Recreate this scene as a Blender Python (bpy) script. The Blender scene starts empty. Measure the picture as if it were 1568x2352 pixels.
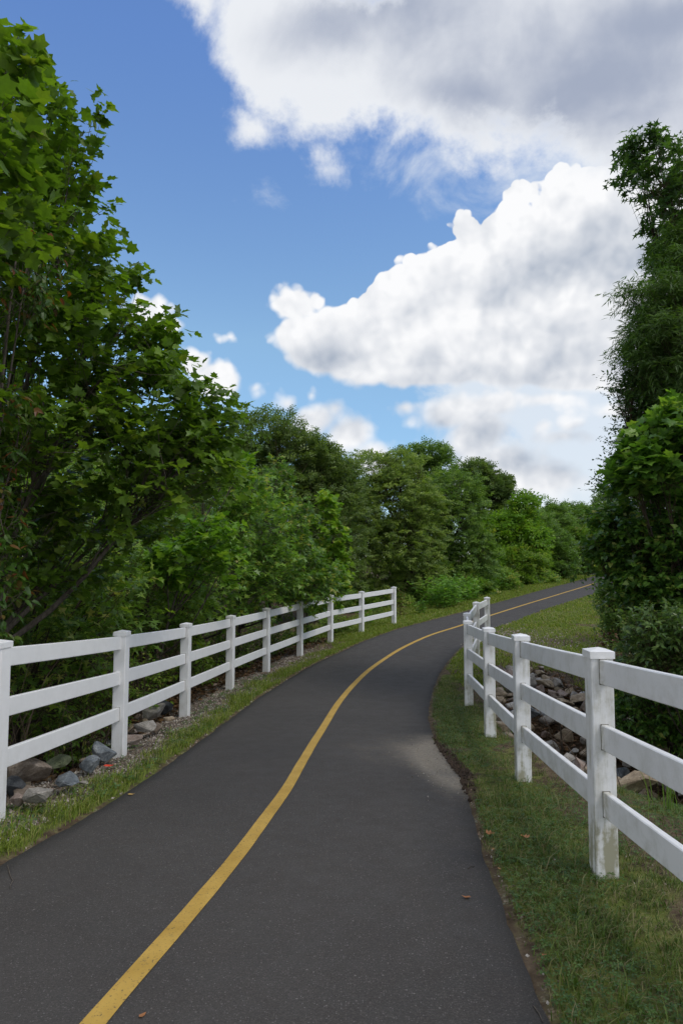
import bpy, math, random
import numpy as np
from mathutils import Vector, Matrix

# ------------------------------------------------------------------ camera, sky, sun, exposure
scene = bpy.context.scene
COL = scene.collection
PITCH = math.atan(114.0 / 1568.0)
FPX = 1568.0
cam_data = bpy.data.cameras.new("camera")
cam_data.sensor_fit = 'VERTICAL'
cam_data.sensor_height = 36.0
cam_data.lens = 24.0
cam_data.clip_start = 0.05
cam_data.clip_end = 6000
cam = bpy.data.objects.new("camera", cam_data)
COL.objects.link(cam)
cam.location = (0, 0, 0)
cam.rotation_euler = (math.pi / 2 + PITCH, 0, 0)
scene.camera = cam

scene.view_settings.view_transform = 'Standard'
scene.view_settings.look = 'None'
scene.view_settings.exposure = 0.0
scene.view_settings.gamma = 1.0
scene.view_settings.use_curve_mapping = False

SUN_EL, SUN_AZ = math.radians(54), math.radians(118)     # azimuth from +Y, positive is right


class NT:
    """Tiny helper for writing node trees."""
    def __init__(self, tree):
        self.t = tree
        self.n = tree.nodes
        self.l = tree.links

    def node(self, kind, **kw):
        nd = self.n.new(kind)
        for k, v in kw.items():
            setattr(nd, k, v)
        return nd

    def put(self, sock, v):
        if v is None:
            return
        if isinstance(v, bpy.types.NodeSocket):
            self.l.new(v, sock)
        else:
            sock.default_value = v

    def math(self, op, a, b=None, c=None, clamp=False):
        nd = self.node('ShaderNodeMath', operation=op, use_clamp=clamp)
        self.put(nd.inputs[0], a)
        self.put(nd.inputs[1], b)
        self.put(nd.inputs[2], c)
        return nd.outputs[0]

    def vmath(self, op, a, b=None, scale=None):
        nd = self.node('ShaderNodeVectorMath', operation=op)
        self.put(nd.inputs[0], a)
        self.put(nd.inputs[1], b)
        if scale is not None:
            self.put(nd.inputs['Scale'], scale)
        return nd.outputs['Value'] if op in ('DOT_PRODUCT', 'LENGTH', 'DISTANCE') else nd.outputs[0]

    def mapr(self, v, a, b, c=0.0, d=1.0, kind='SMOOTHSTEP'):
        nd = self.node('ShaderNodeMapRange', interpolation_type=kind, clamp=True)
        self.put(nd.inputs[0], v)
        for i, q in zip((1, 2, 3, 4), (a, b, c, d)):
            self.put(nd.inputs[i], q)
        return nd.outputs[0]

    def mix(self, fac, a, b, kind='MIX'):
        nd = self.node('ShaderNodeMix', data_type='RGBA', blend_type=kind)
        self.put(nd.inputs[0], fac)
        for s, v in ((nd.inputs[6], a), (nd.inputs[7], b)):
            if isinstance(v, (tuple, list)) and len(v) == 3:
                v = (*v, 1.0)
            self.put(s, v)
        return nd.outputs[2]

    def noise(self, vec, scale, detail=4, rough=0.55, dim='3D', out=0, dist=0.0):
        nd = self.node('ShaderNodeTexNoise', noise_dimensions=dim)
        self.put(nd.inputs['Vector'], vec)
        self.put(nd.inputs['Scale'], scale)
        self.put(nd.inputs['Detail'], detail)
        self.put(nd.inputs['Roughness'], rough)
        self.put(nd.inputs['Distortion'], dist)
        return nd.outputs[out]

    def voro(self, vec, scale, feature='F1', out=0, detail=0.0, rough=0.5, dim='3D', rand=1.0):
        nd = self.node('ShaderNodeTexVoronoi', feature=feature, voronoi_dimensions=dim)
        self.put(nd.inputs['Vector'], vec)
        self.put(nd.inputs['Scale'], scale)
        if 'Detail' in nd.inputs:
            self.put(nd.inputs['Detail'], detail)
            self.put(nd.inputs['Roughness'], rough)
        self.put(nd.inputs['Randomness'], rand)
        return nd.outputs[out]

    def ramp(self, fac, stops, interp='LINEAR'):
        nd = self.node('ShaderNodeValToRGB')
        cr = nd.color_ramp
        cr.interpolation = interp
        while len(cr.elements) < len(stops):
            cr.elements.new(0.5)
        for e, (p, c) in zip(cr.elements, stops):
            e.position = p
            e.color = (*c, 1.0) if len(c) == 3 else c
        self.put(nd.inputs[0], fac)
        return nd.outputs[0]


# ---- the partly cloudy sky: Nishita blue with cumulus described by direction
def px_dir(x, y):
    """World direction of a cloud feature, from where the photograph (1568 x 2352) shows it."""
    u, v = (x - 784) / FPX, -(y - 1176) / FPX
    c, s = math.cos(PITCH), math.sin(PITCH)
    d = Vector((u, c - v * s, s + v * c))
    return d.normalized()


def stereo(d):
    k = 2.0 / (1.0 + d.y)
    return (d.x * k, d.z * k)


world = bpy.data.worlds.new("World")
scene.world = world
world.use_nodes = True
world.node_tree.nodes.clear()
w = NT(world.node_tree)
tc = w.node('ShaderNodeTexCoord')
DIR = w.vmath('NORMALIZE', tc.outputs['Generated'])
sx = w.node('ShaderNodeSeparateXYZ')
w.put(sx.inputs[0], DIR)
kk = w.math('DIVIDE', 2.0, w.math('ADD', 1.02, sx.outputs[1]))
cmb = w.node('ShaderNodeCombineXYZ')
w.put(cmb.inputs[0], w.math('MULTIPLY', sx.outputs[0], kk))
w.put(cmb.inputs[1], w.math('MULTIPLY', sx.outputs[2], kk))
SP = cmb.outputs[0]


def blob_union(vec, blobs, smooth=0.35):
    """1 - distance to a smooth union of ellipses; positive inside."""
    acc = None
    for b in blobs:
        x, y, rx, ry = b[:4]
        rot = math.radians(b[4]) if len(b) > 4 else 0.0
        c0 = stereo(px_dir(x, y))
        cx = stereo(px_dir(x + 10, y))
        s = math.hypot(cx[0] - c0[0], cx[1] - c0[1]) / 10.0
        m = w.node('ShaderNodeMapping', vector_type='TEXTURE')
        vin = vec
        if acc is not None:      # evaluated one after the other: keeps the shader's stack small
            ch = w.node('ShaderNodeVectorMath', operation='MULTIPLY_ADD')
            w.put(ch.inputs[0], acc)
            ch.inputs[1].default_value = (1e-7, 1e-7, 0)
            w.put(ch.inputs[2], vec)
            vin = ch.outputs[0]
        w.put(m.inputs['Vector'], vin)
        m.inputs['Location'].default_value = (c0[0], c0[1], 0)
        m.inputs['Rotation'].default_value = (0, 0, rot)
        m.inputs['Scale'].default_value = (rx * s, ry * s, 1)
        L = w.math('SUBTRACT', w.vmath('LENGTH', m.outputs[0]), 1.0)
        L = w.math('MULTIPLY', L, min(rx, ry) / 100.0)
        acc = L if acc is None else w.math('SMOOTH_MIN', acc, L, smooth)
    return w.math('MULTIPLY', acc, -1.0)


def wob(vec, scale, amp, detail=4, rough=0.6):
    n = w.noise(vec, scale, detail, rough, dim='2D', out=1)
    return w.vmath('ADD', vec, w.vmath('SCALE', w.vmath('SUBTRACT', n, (0.5, 0.5, 0.5)), scale=amp))


# wispy grey-bottomed bank at the top of the view
BANK = [(470, 20, 105, 75, 0), (650, 80, 210, 140, -25), (850, 150, 230, 175, -12), (780, 250, 130, 80, -15), (1000, 290, 130, 65, 0), (1150, 90, 360, 235, 0),
        (1520, 80, 360, 300, 0), (1300, 300, 230, 60, -8), (1540, 300, 160, 120, 0), (572, 262, 42, 28, 0), (930, 280, 120, 60, -12),
        (1090, 300, 60, 60, 0), (762, 370, 26, 42, 0)]
vb = wob(SP, 3.6, 0.16, 7, 0.64)
fb = blob_union(vb, BANK, 0.25)
nb = w.noise(SP, 6.0, 8, 0.6, dim='2D', dist=0.25)
dens_b = w.math('ADD', fb, w.math('MULTIPLY', w.math('SUBTRACT', nb, 0.5), 1.5))
mask_b = w.mapr(dens_b, -0.20, 0.50)

# crisp cumulus heaps
HEAP = [(682, 702, 50, 38, 0), (650, 705, 38, 40, 0), (728, 692, 30, 30, 0), (680, 775, 62, 62, 0), (760, 760, 70, 60, 0), (745, 800, 110, 85, 10), (810, 840, 110, 60, 0), (905, 750, 100, 130, 0), (850, 730, 60, 50, 0), (682, 700, 62, 48, 0),
        (890, 655, 38, 34, 0), (965, 690, 100, 90, 0), (945, 612, 36, 26, 0), (985, 600, 34, 26, 0), (1066, 536, 50, 42, 0), (1085, 575, 70, 60, 0), (1030, 600, 60, 50, 0), (1160, 590, 105, 115, 0),
        (1200, 455, 50, 34, 0), (1290, 425, 46, 36, 0), (1330, 480, 130, 90, 0), (1420, 420, 60, 40, 0), (1400, 620, 280, 230, 0), (1180, 740, 240, 170, 0),
        (1030, 830, 290, 75, 4), (1350, 820, 250, 110, 0), (1600, 600, 260, 260, 0), (1500, 440, 120, 60, 0),
        (718, 912, 26, 28, 0), (660, 930, 46, 34, 0), (770, 945, 34, 30, 0), (712, 975, 105, 60, 20), (800, 1005, 80, 66, 35), (850, 1060, 80, 70, 0),
        (925, 938, 66, 30, 0), (1035, 955, 120, 60, 0), (1120, 940, 100, 45, 0), (1260, 925, 160, 34, 0), (1085, 1010, 100, 80, 30), (1130, 1080, 140, 80, 0), (1210, 1105, 190, 66, 0),
        (1243, 985, 48, 30, 0), (1300, 985, 62, 32, 0), (1285, 1012, 110, 34, 0),
        (345, 722, 60, 44, 0), (390, 742, 46, 36, 0), (455, 838, 60, 46, 0), (505, 885, 66, 66, 0), (530, 778, 22, 14, 0), (585, 895, 40, 22, 30), (1420, 950, 130, 40, 0)]
vh = wob(SP, 6.0, 0.022, 5, 0.62)
fh = blob_union(vh, HEAP, 0.12)


def billow(p):
    a_ = w.voro(p, 15.0, 'F1', 0, detail=2.0, rough=0.7, dim='2D')
    return w.math('MULTIPLY', a_, -1.0)


def relief_field(p):
    n_ = w.noise(p, 3.6, 5, 0.52, dim='2D', dist=0.2)
    return w.math('ADD', w.math('MULTIPLY', billow(p), 0.16), w.math('MULTIPLY', n_, 1.15))


VW = wob(SP, 9.0, 0.02, 3, 0.6)
r1 = relief_field(VW)
r2 = relief_field(w.vmath('ADD', VW, (-0.022, 0.030, 0)))
rim = w.mapr(fh, 0.0, 0.42, 0.38, 0.03)
dens_h = w.math('ADD', w.math('ADD', fh, 0.04), w.math('MULTIPLY', w.math('ADD', 0.58, billow(VW)), rim))
nlow = w.noise(SP, 4.0, 4, 0.55, dim='2D')
soft = w.mapr(w.noise(SP, 2.3, 3, 0.5, dim='2D'), 0.42, 0.62, 0.04, 0.18)
low = w.mapr(sx.outputs[2], 0.12, 0.36, 0.42, 0.0)       # the undersides are more ragged
mask_h = w.mapr(dens_h, -0.03, w.math('ADD', soft, low))

# thin milky veil low over the right-hand horizon
VEIL = [(1350, 1090, 470, 190, 0), (1300, 880, 420, 160, 0), (1560, 950, 200, 320, 0), (1250, 390, 330, 60, 0)]
fv = blob_union(wob(SP, 4.0, 0.10, 5, 0.6), VEIL, 0.4)
dens_v = w.math('ADD', w.math('MULTIPLY', fv, 0.7), w.math('MULTIPLY', w.math('SUBTRACT', w.noise(SP, 7.0, 7, 0.62, dim='2D', dist=0.4), 0.47), 2.0))
mask_v = w.math('MULTIPLY', w.mapr(dens_v, -0.25, 0.65), 0.82)

# the rest of the sky: ordinary broken cloud all round
gn = w.noise(DIR, 2.6, 7, 0.58, dim='3D', dist=0.15)
away = w.mapr(w.vmath('LENGTH', SP), 0.98, 1.35)
rest = w.math('MULTIPLY', w.mapr(gn, 0.38, 0.54), away)

# shading of the cloud bodies
GREY_B = [(1330, 160, 330, 105, -6), (1060, 190, 140, 70, 0), (1420, 250, 200, 45, -10), (900, 60, 190, 60, 0), (1500, 60, 260, 80, 0)]
gb = w.mapr(w.math('ADD', blob_union(wob(SP, 3.0, 0.16, 5, 0.6), GREY_B, 0.4), w.math('MULTIPLY', w.math('SUBTRACT', nb, 0.5), 1.2)), -0.75, 0.85)
col_b = w.mix(gb, (0.83, 0.855, 0.90), (0.37, 0.42, 0.54))
edge_b = w.mapr(dens_b, 0.05, 0.75)
col_b = w.mix(edge_b, (0.84, 0.87, 0.92), col_b)
GREY_H = [(1060, 878, 210, 34, 2), (1420, 832, 190, 48, 0), (1180, 640, 120, 26, 10), (1250, 760, 120, 26, 0), (1010, 800, 130, 30, 0), (1140, 700, 60, 40, 0),
          (735, 835, 70, 20, 0), (1180, 1068, 90, 20, 0), (1050, 1045, 50, 14, 0), (1290, 1020, 60, 8, 0), (1400, 560, 120, 20, 0), (930, 960, 120, 20, 0)]
ghf = blob_union(wob(SP, 6.0, 0.07, 4, 0.6), GREY_H, 0.3)
gh = w.mapr(w.math('ADD', ghf, w.math('MULTIPLY', w.math('SUBTRACT', nlow, 0.5), 1.1)), -0.62, 0.42)
relief = w.math('MULTIPLY', w.math('SUBTRACT', r1, r2), 0.95)
core = w.mapr(dens_h, 0.02, 0.5)
lit = w.math('ADD', w.math('ADD', 0.93, relief), w.math('MULTIPLY', core, -0.04), clamp=False)
lit = w.math('SUBTRACT', lit, w.math('MULTIPLY', gh, 0.30))
lit = w.math('MINIMUM', w.math('MAXIMUM', lit, 0.40), 1.0)
col_h = w.mix(w.mapr(lit, 0.42, 0.95, kind='LINEAR'), (0.40, 0.46, 0.56), (0.97, 0.975, 0.99))
col_r = w.mix(w.mapr(gn, 0.52, 0.78), (1.02, 1.02, 1.03), (0.66, 0.69, 0.76))

sky = w.node('ShaderNodeTexSky', sky_type='NISHITA')
sky.sun_disc = False
sky.sun_elevation = SUN_EL
sky.sun_rotation = SUN_AZ % (2 * math.pi)
sky.altitude = 200
sky.air_density = 1.0
sky.dust_density = 0.2
sky.ozone_density = 1.6
SKY_K = 10.0           # cloud radiance is written for a strength of 0.1
tint = w.ramp(sx.outputs[2], [(0.0, (0.90, 1.06, 1.30)), (0.14, (1.15, 1.36, 1.50)), (0.31, (1.66, 1.84, 1.76)), (0.62, (1.45, 1.74, 2.18))])
blue = w.mix(1.0, sky.outputs[0], tint, 'MULTIPLY')


def cloud(c):
    return w.mix(1.0, c, (SKY_K, SKY_K, SKY_K), 'MULTIPLY')


col = w.mix(mask_v, blue, cloud((0.80, 0.85, 0.91)))
col = w.mix(mask_h, col, cloud(col_h))
col = w.mix(mask_b, col, cloud(col_b))
col = w.mix(rest, col, cloud(col_r))
# below the horizon the world is only seen by stray rays
col = w.mix(w.mapr(sx.outputs[2], -0.06, 0.0), (1.0, 1.2, 0.9), col)
bg = w.node('ShaderNodeBackground')
w.put(bg.inputs[0], col)
bg.inputs[1].default_value = 0.1
wo = w.node('ShaderNodeOutputWorld')
w.l.new(bg.outputs[0], wo.inputs[0])
world.cycles.sampling_method = 'NONE'
cy = scene.cycles
cy.max_bounces = 8
cy.diffuse_bounces = 3
cy.glossy_bounces = 2
cy.transmission_bounces = 4
cy.transparent_max_bounces = 8
cy.use_denoising = True
cy.sample_clamp_indirect = 6.0
cy.caustics_reflective = False
cy.caustics_refractive = False

sun_d = bpy.data.lights.new("sun", 'SUN')
sun_d.energy = 1.4
sun_d.angle = math.radians(14)
sun_d.color = (1.0, 0.95, 0.86)
sun = bpy.data.objects.new("sun", sun_d)
COL.objects.link(sun)
sdir = Vector((math.sin(SUN_AZ) * math.cos(SUN_EL), math.cos(SUN_AZ) * math.cos(SUN_EL), math.sin(SUN_EL)))
sun.rotation_euler = sdir.to_track_quat('Z', 'Y').to_euler()
sun.location = (20, -10, 40)

# ------------------------------------------------------------------ helpers for objects and meshes
rng = np.random.default_rng(7)
random.seed(7)


def tag(o, label=None, cat=None, group=None, kind=None):
    if label:
        o['label'] = label
    if cat:
        o['category'] = cat
    if group:
        o['group'] = group
    if kind:
        o['kind'] = kind
    return o


def mesh_np(name, verts, faces, mats=(), smooth=False, attrs=None, mat_idx=None):
    """verts (n,3); faces: one (m,k) int array or a list of such arrays."""
    if isinstance(faces, np.ndarray):
        faces = [faces]
    faces = [f for f in faces if len(f)]
    me = bpy.data.meshes.new(name)
    verts = np.asarray(verts, dtype=np.float32)
    me.vertices.add(len(verts))
    me.vertices.foreach_set('co', verts.ravel())
    loops = np.concatenate([f.ravel() for f in faces]).astype(np.int32)
    sizes = np.concatenate([np.full(len(f), f.shape[1]) for f in faces])
    starts = np.concatenate([[0], np.cumsum(sizes)[:-1]]).astype(np.int32)
    me.loops.add(len(loops))
    me.loops.foreach_set('vertex_index', loops)
    me.polygons.add(len(sizes))
    me.polygons.foreach_set('loop_start', starts)
    me.update(calc_edges=True)
    me.polygons.foreach_set('use_smooth', np.full(len(sizes), bool(smooth)))
    if mat_idx is not None:
        me.polygons.foreach_set('material_index', np.asarray(mat_idx, dtype=np.int32))
    for m in mats:
        me.materials.append(m)
    for k, (dom, arr) in (attrs or {}).items():
        a = me.attributes.new(k, 'FLOAT', dom)
        a.data.foreach_set('value', np.asarray(arr, dtype=np.float32))
    return me


def link(name, me, parent=None, loc=None, rot=None, scale=None):
    o = bpy.data.objects.new(name, me)
    COL.objects.link(o)
    if parent is not None:
        o.parent = parent
    if loc is not None:
        o.location = loc
    if rot is not None:
        o.rotation_euler = rot
    if scale is not None:
        o.scale = scale
    return o


def empty(name, loc=(0, 0, 0), rz=0.0):
    o = bpy.data.objects.new(name, None)
    COL.objects.link(o)
    o.location = loc
    o.rotation_euler = (0, 0, rz)
    o.empty_display_size = 0.2
    return o


def new_mat(name):
    m = bpy.data.materials.new(name)
    m.use_nodes = True
    m.node_tree.nodes.clear()
    t = NT(m.node_tree)
    out = t.node('ShaderNodeOutputMaterial')
    return m, t, out


def principled(t, out, color, rough=0.7, spec=0.5, normal=None, **kw):
    b = t.node('ShaderNodeBsdfPrincipled')
    if isinstance(color, (tuple, list)) and len(color) == 3:
        color = (*color, 1.0)
    t.put(b.inputs['Base Color'], color)
    t.put(b.inputs['Roughness'], rough)
    t.put(b.inputs['Specular IOR Level'], spec)
    if normal is not None:
        t.put(b.inputs['Normal'], normal)
    if out is not None:
        t.l.new(b.outputs[0], out.inputs[0])
    return b


def bump(t, height, strength=0.3, dist=0.01):
    nd = t.node('ShaderNodeBump')
    t.put(nd.inputs['Strength'], strength)
    t.put(nd.inputs['Distance'], dist)
    t.put(nd.inputs['Height'], height)
    return nd.outputs[0]


def attr(t, name, out='Fac'):
    nd = t.node('ShaderNodeAttribute', attribute_name=name)
    return nd.outputs[out]


def smoothstep(a, b, x):
    q = np.clip((x - a) / (b - a), 0, 1)
    return q * q * (3 - 2 * q)


# simple value noise for terrain and scattering masks
_perm = np.random.default_rng(3).random((256, 256))


def vnoise(x, y, s):
    x = np.asarray(x, float) * s
    y = np.asarray(y, float) * s
    xi, yi = np.floor(x).astype(int), np.floor(y).astype(int)
    fx, fy = x - xi, y - yi
    fx, fy = fx * fx * (3 - 2 * fx), fy * fy * (3 - 2 * fy)
    g = lambda a, b: _perm[a & 255, b & 255]
    return (g(xi, yi) * (1 - fx) + g(xi + 1, yi) * fx) * (1 - fy) + (g(xi, yi + 1) * (1 - fx) + g(xi + 1, yi + 1) * fx) * fy


def fbm(x, y, s, o=4):
    r, a, tot = 0.0, 1.0, 0.0
    for k in range(o):
        r = r + a * vnoise(np.asarray(x) + 17.3 * k, np.asarray(y) - 9.1 * k, s * 2 ** k)
        tot += a
        a *= 0.5
    return r / tot


# ------------------------------------------------------------------ the lie of the land (metres, camera at the origin)
PROF_Y = [-40, -3, 0, 2, 4, 6, 8.5, 10.5, 12.5, 14.2, 17, 20, 23, 28, 35, 42, 50, 60, 80, 140, 400]
PROF_D = [0.2, 1.55, 1.6, 1.68, 1.82, 1.95, 2.13, 2.22, 2.28, 2.28, 2.24, 2.20, 2.12, 2.02, 1.82, 1.55, 1.2, 0.75, 0.1, -0.5, -1.0]


def smooth_interp(x, xs, ys):
    """linear interpolation, blurred a little so that the ground bends instead of creasing"""
    x = np.asarray(x, float)
    wdt = 0.8 + np.abs(x) * 0.03
    return sum(np.interp(x + k * wdt, xs, ys) * q for k, q in ((-1, .25), (-.5, .2), (0, .1), (.5, .2), (1, .25)))


def seg_dist(x, y, pts):
    """distance to a polyline and the parameter (0..n-1) of the nearest point"""
    x, y = np.asarray(x, float), np.asarray(y, float)
    best = np.full(x.shape, 1e9)
    par = np.zeros(x.shape)
    for i, (a, b) in enumerate(zip(pts[:-1], pts[1:])):
        dx, dy = b[0] - a[0], b[1] - a[1]
        q = np.clip(((x - a[0]) * dx + (y - a[1]) * dy) / (dx * dx + dy * dy), 0, 1)
        dd = np.hypot(x - a[0] - q * dx, y - a[1] - q * dy)
        m = dd < best
        best = np.where(m, dd, best)
        par = np.where(m, i + q, par)
    return best, par


LEFT_EDGE = [(-3.7, -12), (-3.2, -6), (-2.85, -2), (-2.58, 0.5), (-2.33, 2.5), (-2.06, 4.36), (-1.93, 5.2), (-1.83, 5.9), (-1.73, 7.13), (-1.60, 9.15), (-1.35, 11.7), (-0.78, 14.72), (0.0, 17.27),
             (0.61, 19.19), (1.73, 21.87), (3.08, 24.39), (4.91, 27.74), (7.02, 31.65), (10.6, 38.06), (14.6, 44.66), (19.6, 52.8), (25, 61), (32, 72)]
RIGHT_EDGE = [(0.1, -12), (0.3, -6), (0.5, -2), (0.62, 0.5), (0.745, 2.2), (0.785, 2.69), (0.83, 3.24), (0.88, 3.96), (0.93, 4.72), (0.99, 5.3), (1.08, 5.98), (1.12, 6.44), (1.10, 7.99), (1.17, 9.1), (1.32, 10.4),
              (1.54, 11.79), (1.86, 13.43), (2.31, 15.28), (2.88, 17.27), (3.75, 19.8), (4.91, 22.21), (6.17, 24.39), (7.88, 27.68), (9.95, 31.16), (13.0, 36.06), (17.0, 42.78), (21.9, 51.2), (27.4, 59.5), (34.4, 70.4)]
CENTRE = [(-2.4, -12), (-1.9, -6), (-1.42, -1.0), (-1.19, 1.0), (-0.93, 2.69), (-0.78, 3.6), (-0.66, 4.4), (-0.565, 5.2), (-0.47, 6.07), (-0.39, 7.2), (-0.28, 8.56), (0.0, 11.37), (0.44, 13.93),
          (1.01, 16.09), (1.73, 18.31), (2.70, 20.64), (4.0, 23.03), (6.05, 27.0), (8.82, 32.0), (12.1, 37.6), (15.6, 43.4), (20.6, 51.9), (26.1, 60.2), (33.1, 71.2)]

# left fence and right fence post bases
LEFT_POSTS = [(-2.86, 2.72), (-2.51, 5.06), (-2.36, 7.42), (-2.22, 9.86), (-1.96, 12.20), (-1.55, 14.30), (-0.99, 16.45), (-0.30, 18.75), (0.61, 21.0), (1.76, 23.15)]
RIGHT_POSTS = [(1.56, -0.55), (1.49, 1.75), (1.51, 4.07), (1.62, 6.25), (1.80, 8.45), (1.95, 10.65), (2.36, 12.95), (3.00, 15.35), (3.72, 17.6)]

DITCH_R = [(2.0, 10.2), (3.2, 10.0), (4.4, 9.2), (5.6, 7.4), (7.5, 5.0), (10, 1.0)]
DITCH_L = [(-2.6, 8.0), (-3.8, 7.4), (-5.5, 6.6), (-9, 5.5), (-16, 5)]


def height(x, y):
    x, y = np.asarray(x, float), np.asarray(y, float)
    D = smooth_interp(y, PROF_Y, PROF_D)
    z = -D
    dL, _ = seg_dist(x, y, LEFT_EDGE)
    dR, _ = seg_dist(x, y, RIGHT_EDGE)
    lx = np.interp(y, [p[1] for p in LEFT_EDGE], [p[0] for p in LEFT_EDGE])
    rx = np.interp(y, [p[1] for p in RIGHT_EDGE], [p[0] for p in RIGHT_EDGE])
    left = x < lx
    right = x > rx
    # the wooded ground to the left falls away from the path
    z = z - np.where(left, smoothstep(0.75, 4.5, dL) * (1.0 - 0.5 * smoothstep(16, 30, y)), 0)
    # culvert ditch on either side
    d1, p1 = seg_dist(x, y, DITCH_R)
    off = np.where(right, smoothstep(0.75, 1.7, dR), 0)
    z = z - off * (1.05 * np.exp(-(d1 / 1.5) ** 2) + 0.35 * np.exp(-(d1 / 3.2) ** 2)) * (1 + 0.1 * p1)
    d2, p2 = seg_dist(x, y, DITCH_L)
    z = z - np.where(left, smoothstep(0.6, 1.6, dL), 0) * 0.55 * np.exp(-(d2 / 1.3) ** 2)
    # the lawn beyond the ditch rises gently to the right
    z = z + np.where(right, smoothstep(2.5, 12, dR) * 0.5 * smoothstep(11, 18, y), 0)
    out = np.minimum(np.where(left, dL, np.where(right, dR, 0)), 3.0)
    z = z + (fbm(x, y, 0.9, 3) - 0.5) * 0.10 * smoothstep(0.1, 0.9, out)
    z = z + (fbm(x, y, 5.0, 2) - 0.5) * 0.035 * smoothstep(0.03, 0.4, out)
    # verge sits a touch above the tarmac edge
    z = z + 0.018 * smoothstep(0.0, 0.10, out) * (np.where(left | right, 1, 0))
    # real hills only far away
    r = np.hypot(x, y)
    z = z + smoothstep(120, 500, r) * 2.0 * fbm(x, y, 0.01, 2)
    return z


def spline(pts, step):
    """Catmull-Rom resample of a polyline"""
    P = np.array(pts, float)
    P = np.vstack([2 * P[0] - P[1], P, 2 * P[-1] - P[-2]])
    out = []
    for i in range(1, len(P) - 2):
        a, b, c, d = P[i - 1], P[i], P[i + 1], P[i + 2]
        n = max(2, int(np.linalg.norm(c - b) / step))
        for k in range(n):
            q = k / n
            out.append(0.5 * (2 * b + (c - a) * q + (2 * a - 5 * b + 4 * c - d) * q * q + (3 * b - a - 3 * c + d) * q ** 3))
    out.append(P[-2])
    return np.array(out)


# ------------------------------------------------------------------ materials of the setting
def ground_material():
    m, t, out = new_mat('earth and turf')
    geo = t.node('ShaderNodeNewGeometry')
    P = geo.outputs['Position']
    n1 = t.noise(P, 1.6, 5, 0.6)
    n2 = t.noise(P, 9.0, 5, 0.65)
    n3 = t.noise(P, 60.0, 4, 0.7)
    grass = attr(t, 'grass')
    gravel = attr(t, 'gravel')
    litter = attr(t, 'litter')
    soil = t.ramp(n2, [(0.30, (0.045, 0.032, 0.020)), (0.5, (0.10, 0.072, 0.045)), (0.7, (0.17, 0.125, 0.085))])
    turf = t.ramp(n2, [(0.28, (0.030, 0.036, 0.012)), (0.5, (0.100, 0.125, 0.024)), (0.68, (0.180, 0.185, 0.055))])
    straw = t.ramp(n3, [(0.3, (0.06, 0.045, 0.025)), (0.7, (0.17, 0.135, 0.08))])
    turf = t.mix(t.mapr(n1, 0.50, 0.66, 0, 0.55), turf, straw)
    lit = t.ramp(n3, [(0.28, (0.016, 0.012, 0.008)), (0.5, (0.045, 0.032, 0.02)), (0.75, (0.12, 0.085, 0.055))])
    v = t.voro(P, 55.0, 'F1', 1)
    vd = t.voro(P, 55.0, 'F1', 0)
    peb = t.mix(0.6, t.ramp(n3, [(0.3, (0.15, 0.12, 0.09)), (0.7, (0.36, 0.31, 0.25))]), v, 'MULTIPLY')
    peb = t.mix(t.mapr(vd, 0.35, 0.6), t.mix(0.35, peb, (0.34, 0.30, 0.25)), (0.07, 0.052, 0.036))
    c = t.mix(t.mapr(t.math('ADD', grass, t.math('MULTIPLY', t.math('SUBTRACT', n2, 0.5), 1.2)), 0.25, 0.6), soil, turf)
    c = t.mix(t.mapr(t.math('ADD', litter, t.math('MULTIPLY', t.math('SUBTRACT', n2, 0.5), 0.8)), 0.3, 0.7), c, lit)
    c = t.mix(t.mapr(t.math('ADD', gravel, t.math('MULTIPLY', t.math('SUBTRACT', n2, 0.5), 1.4)), 0.3, 0.6), c, peb)
    h = t.math('ADD', t.math('MULTIPLY', n3, 0.7), t.math('MULTIPLY', n2, 0.8))
    principled(t, out, c, 0.95, 0.15, bump(t, h, 0.6, 0.03))
    return m


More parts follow.
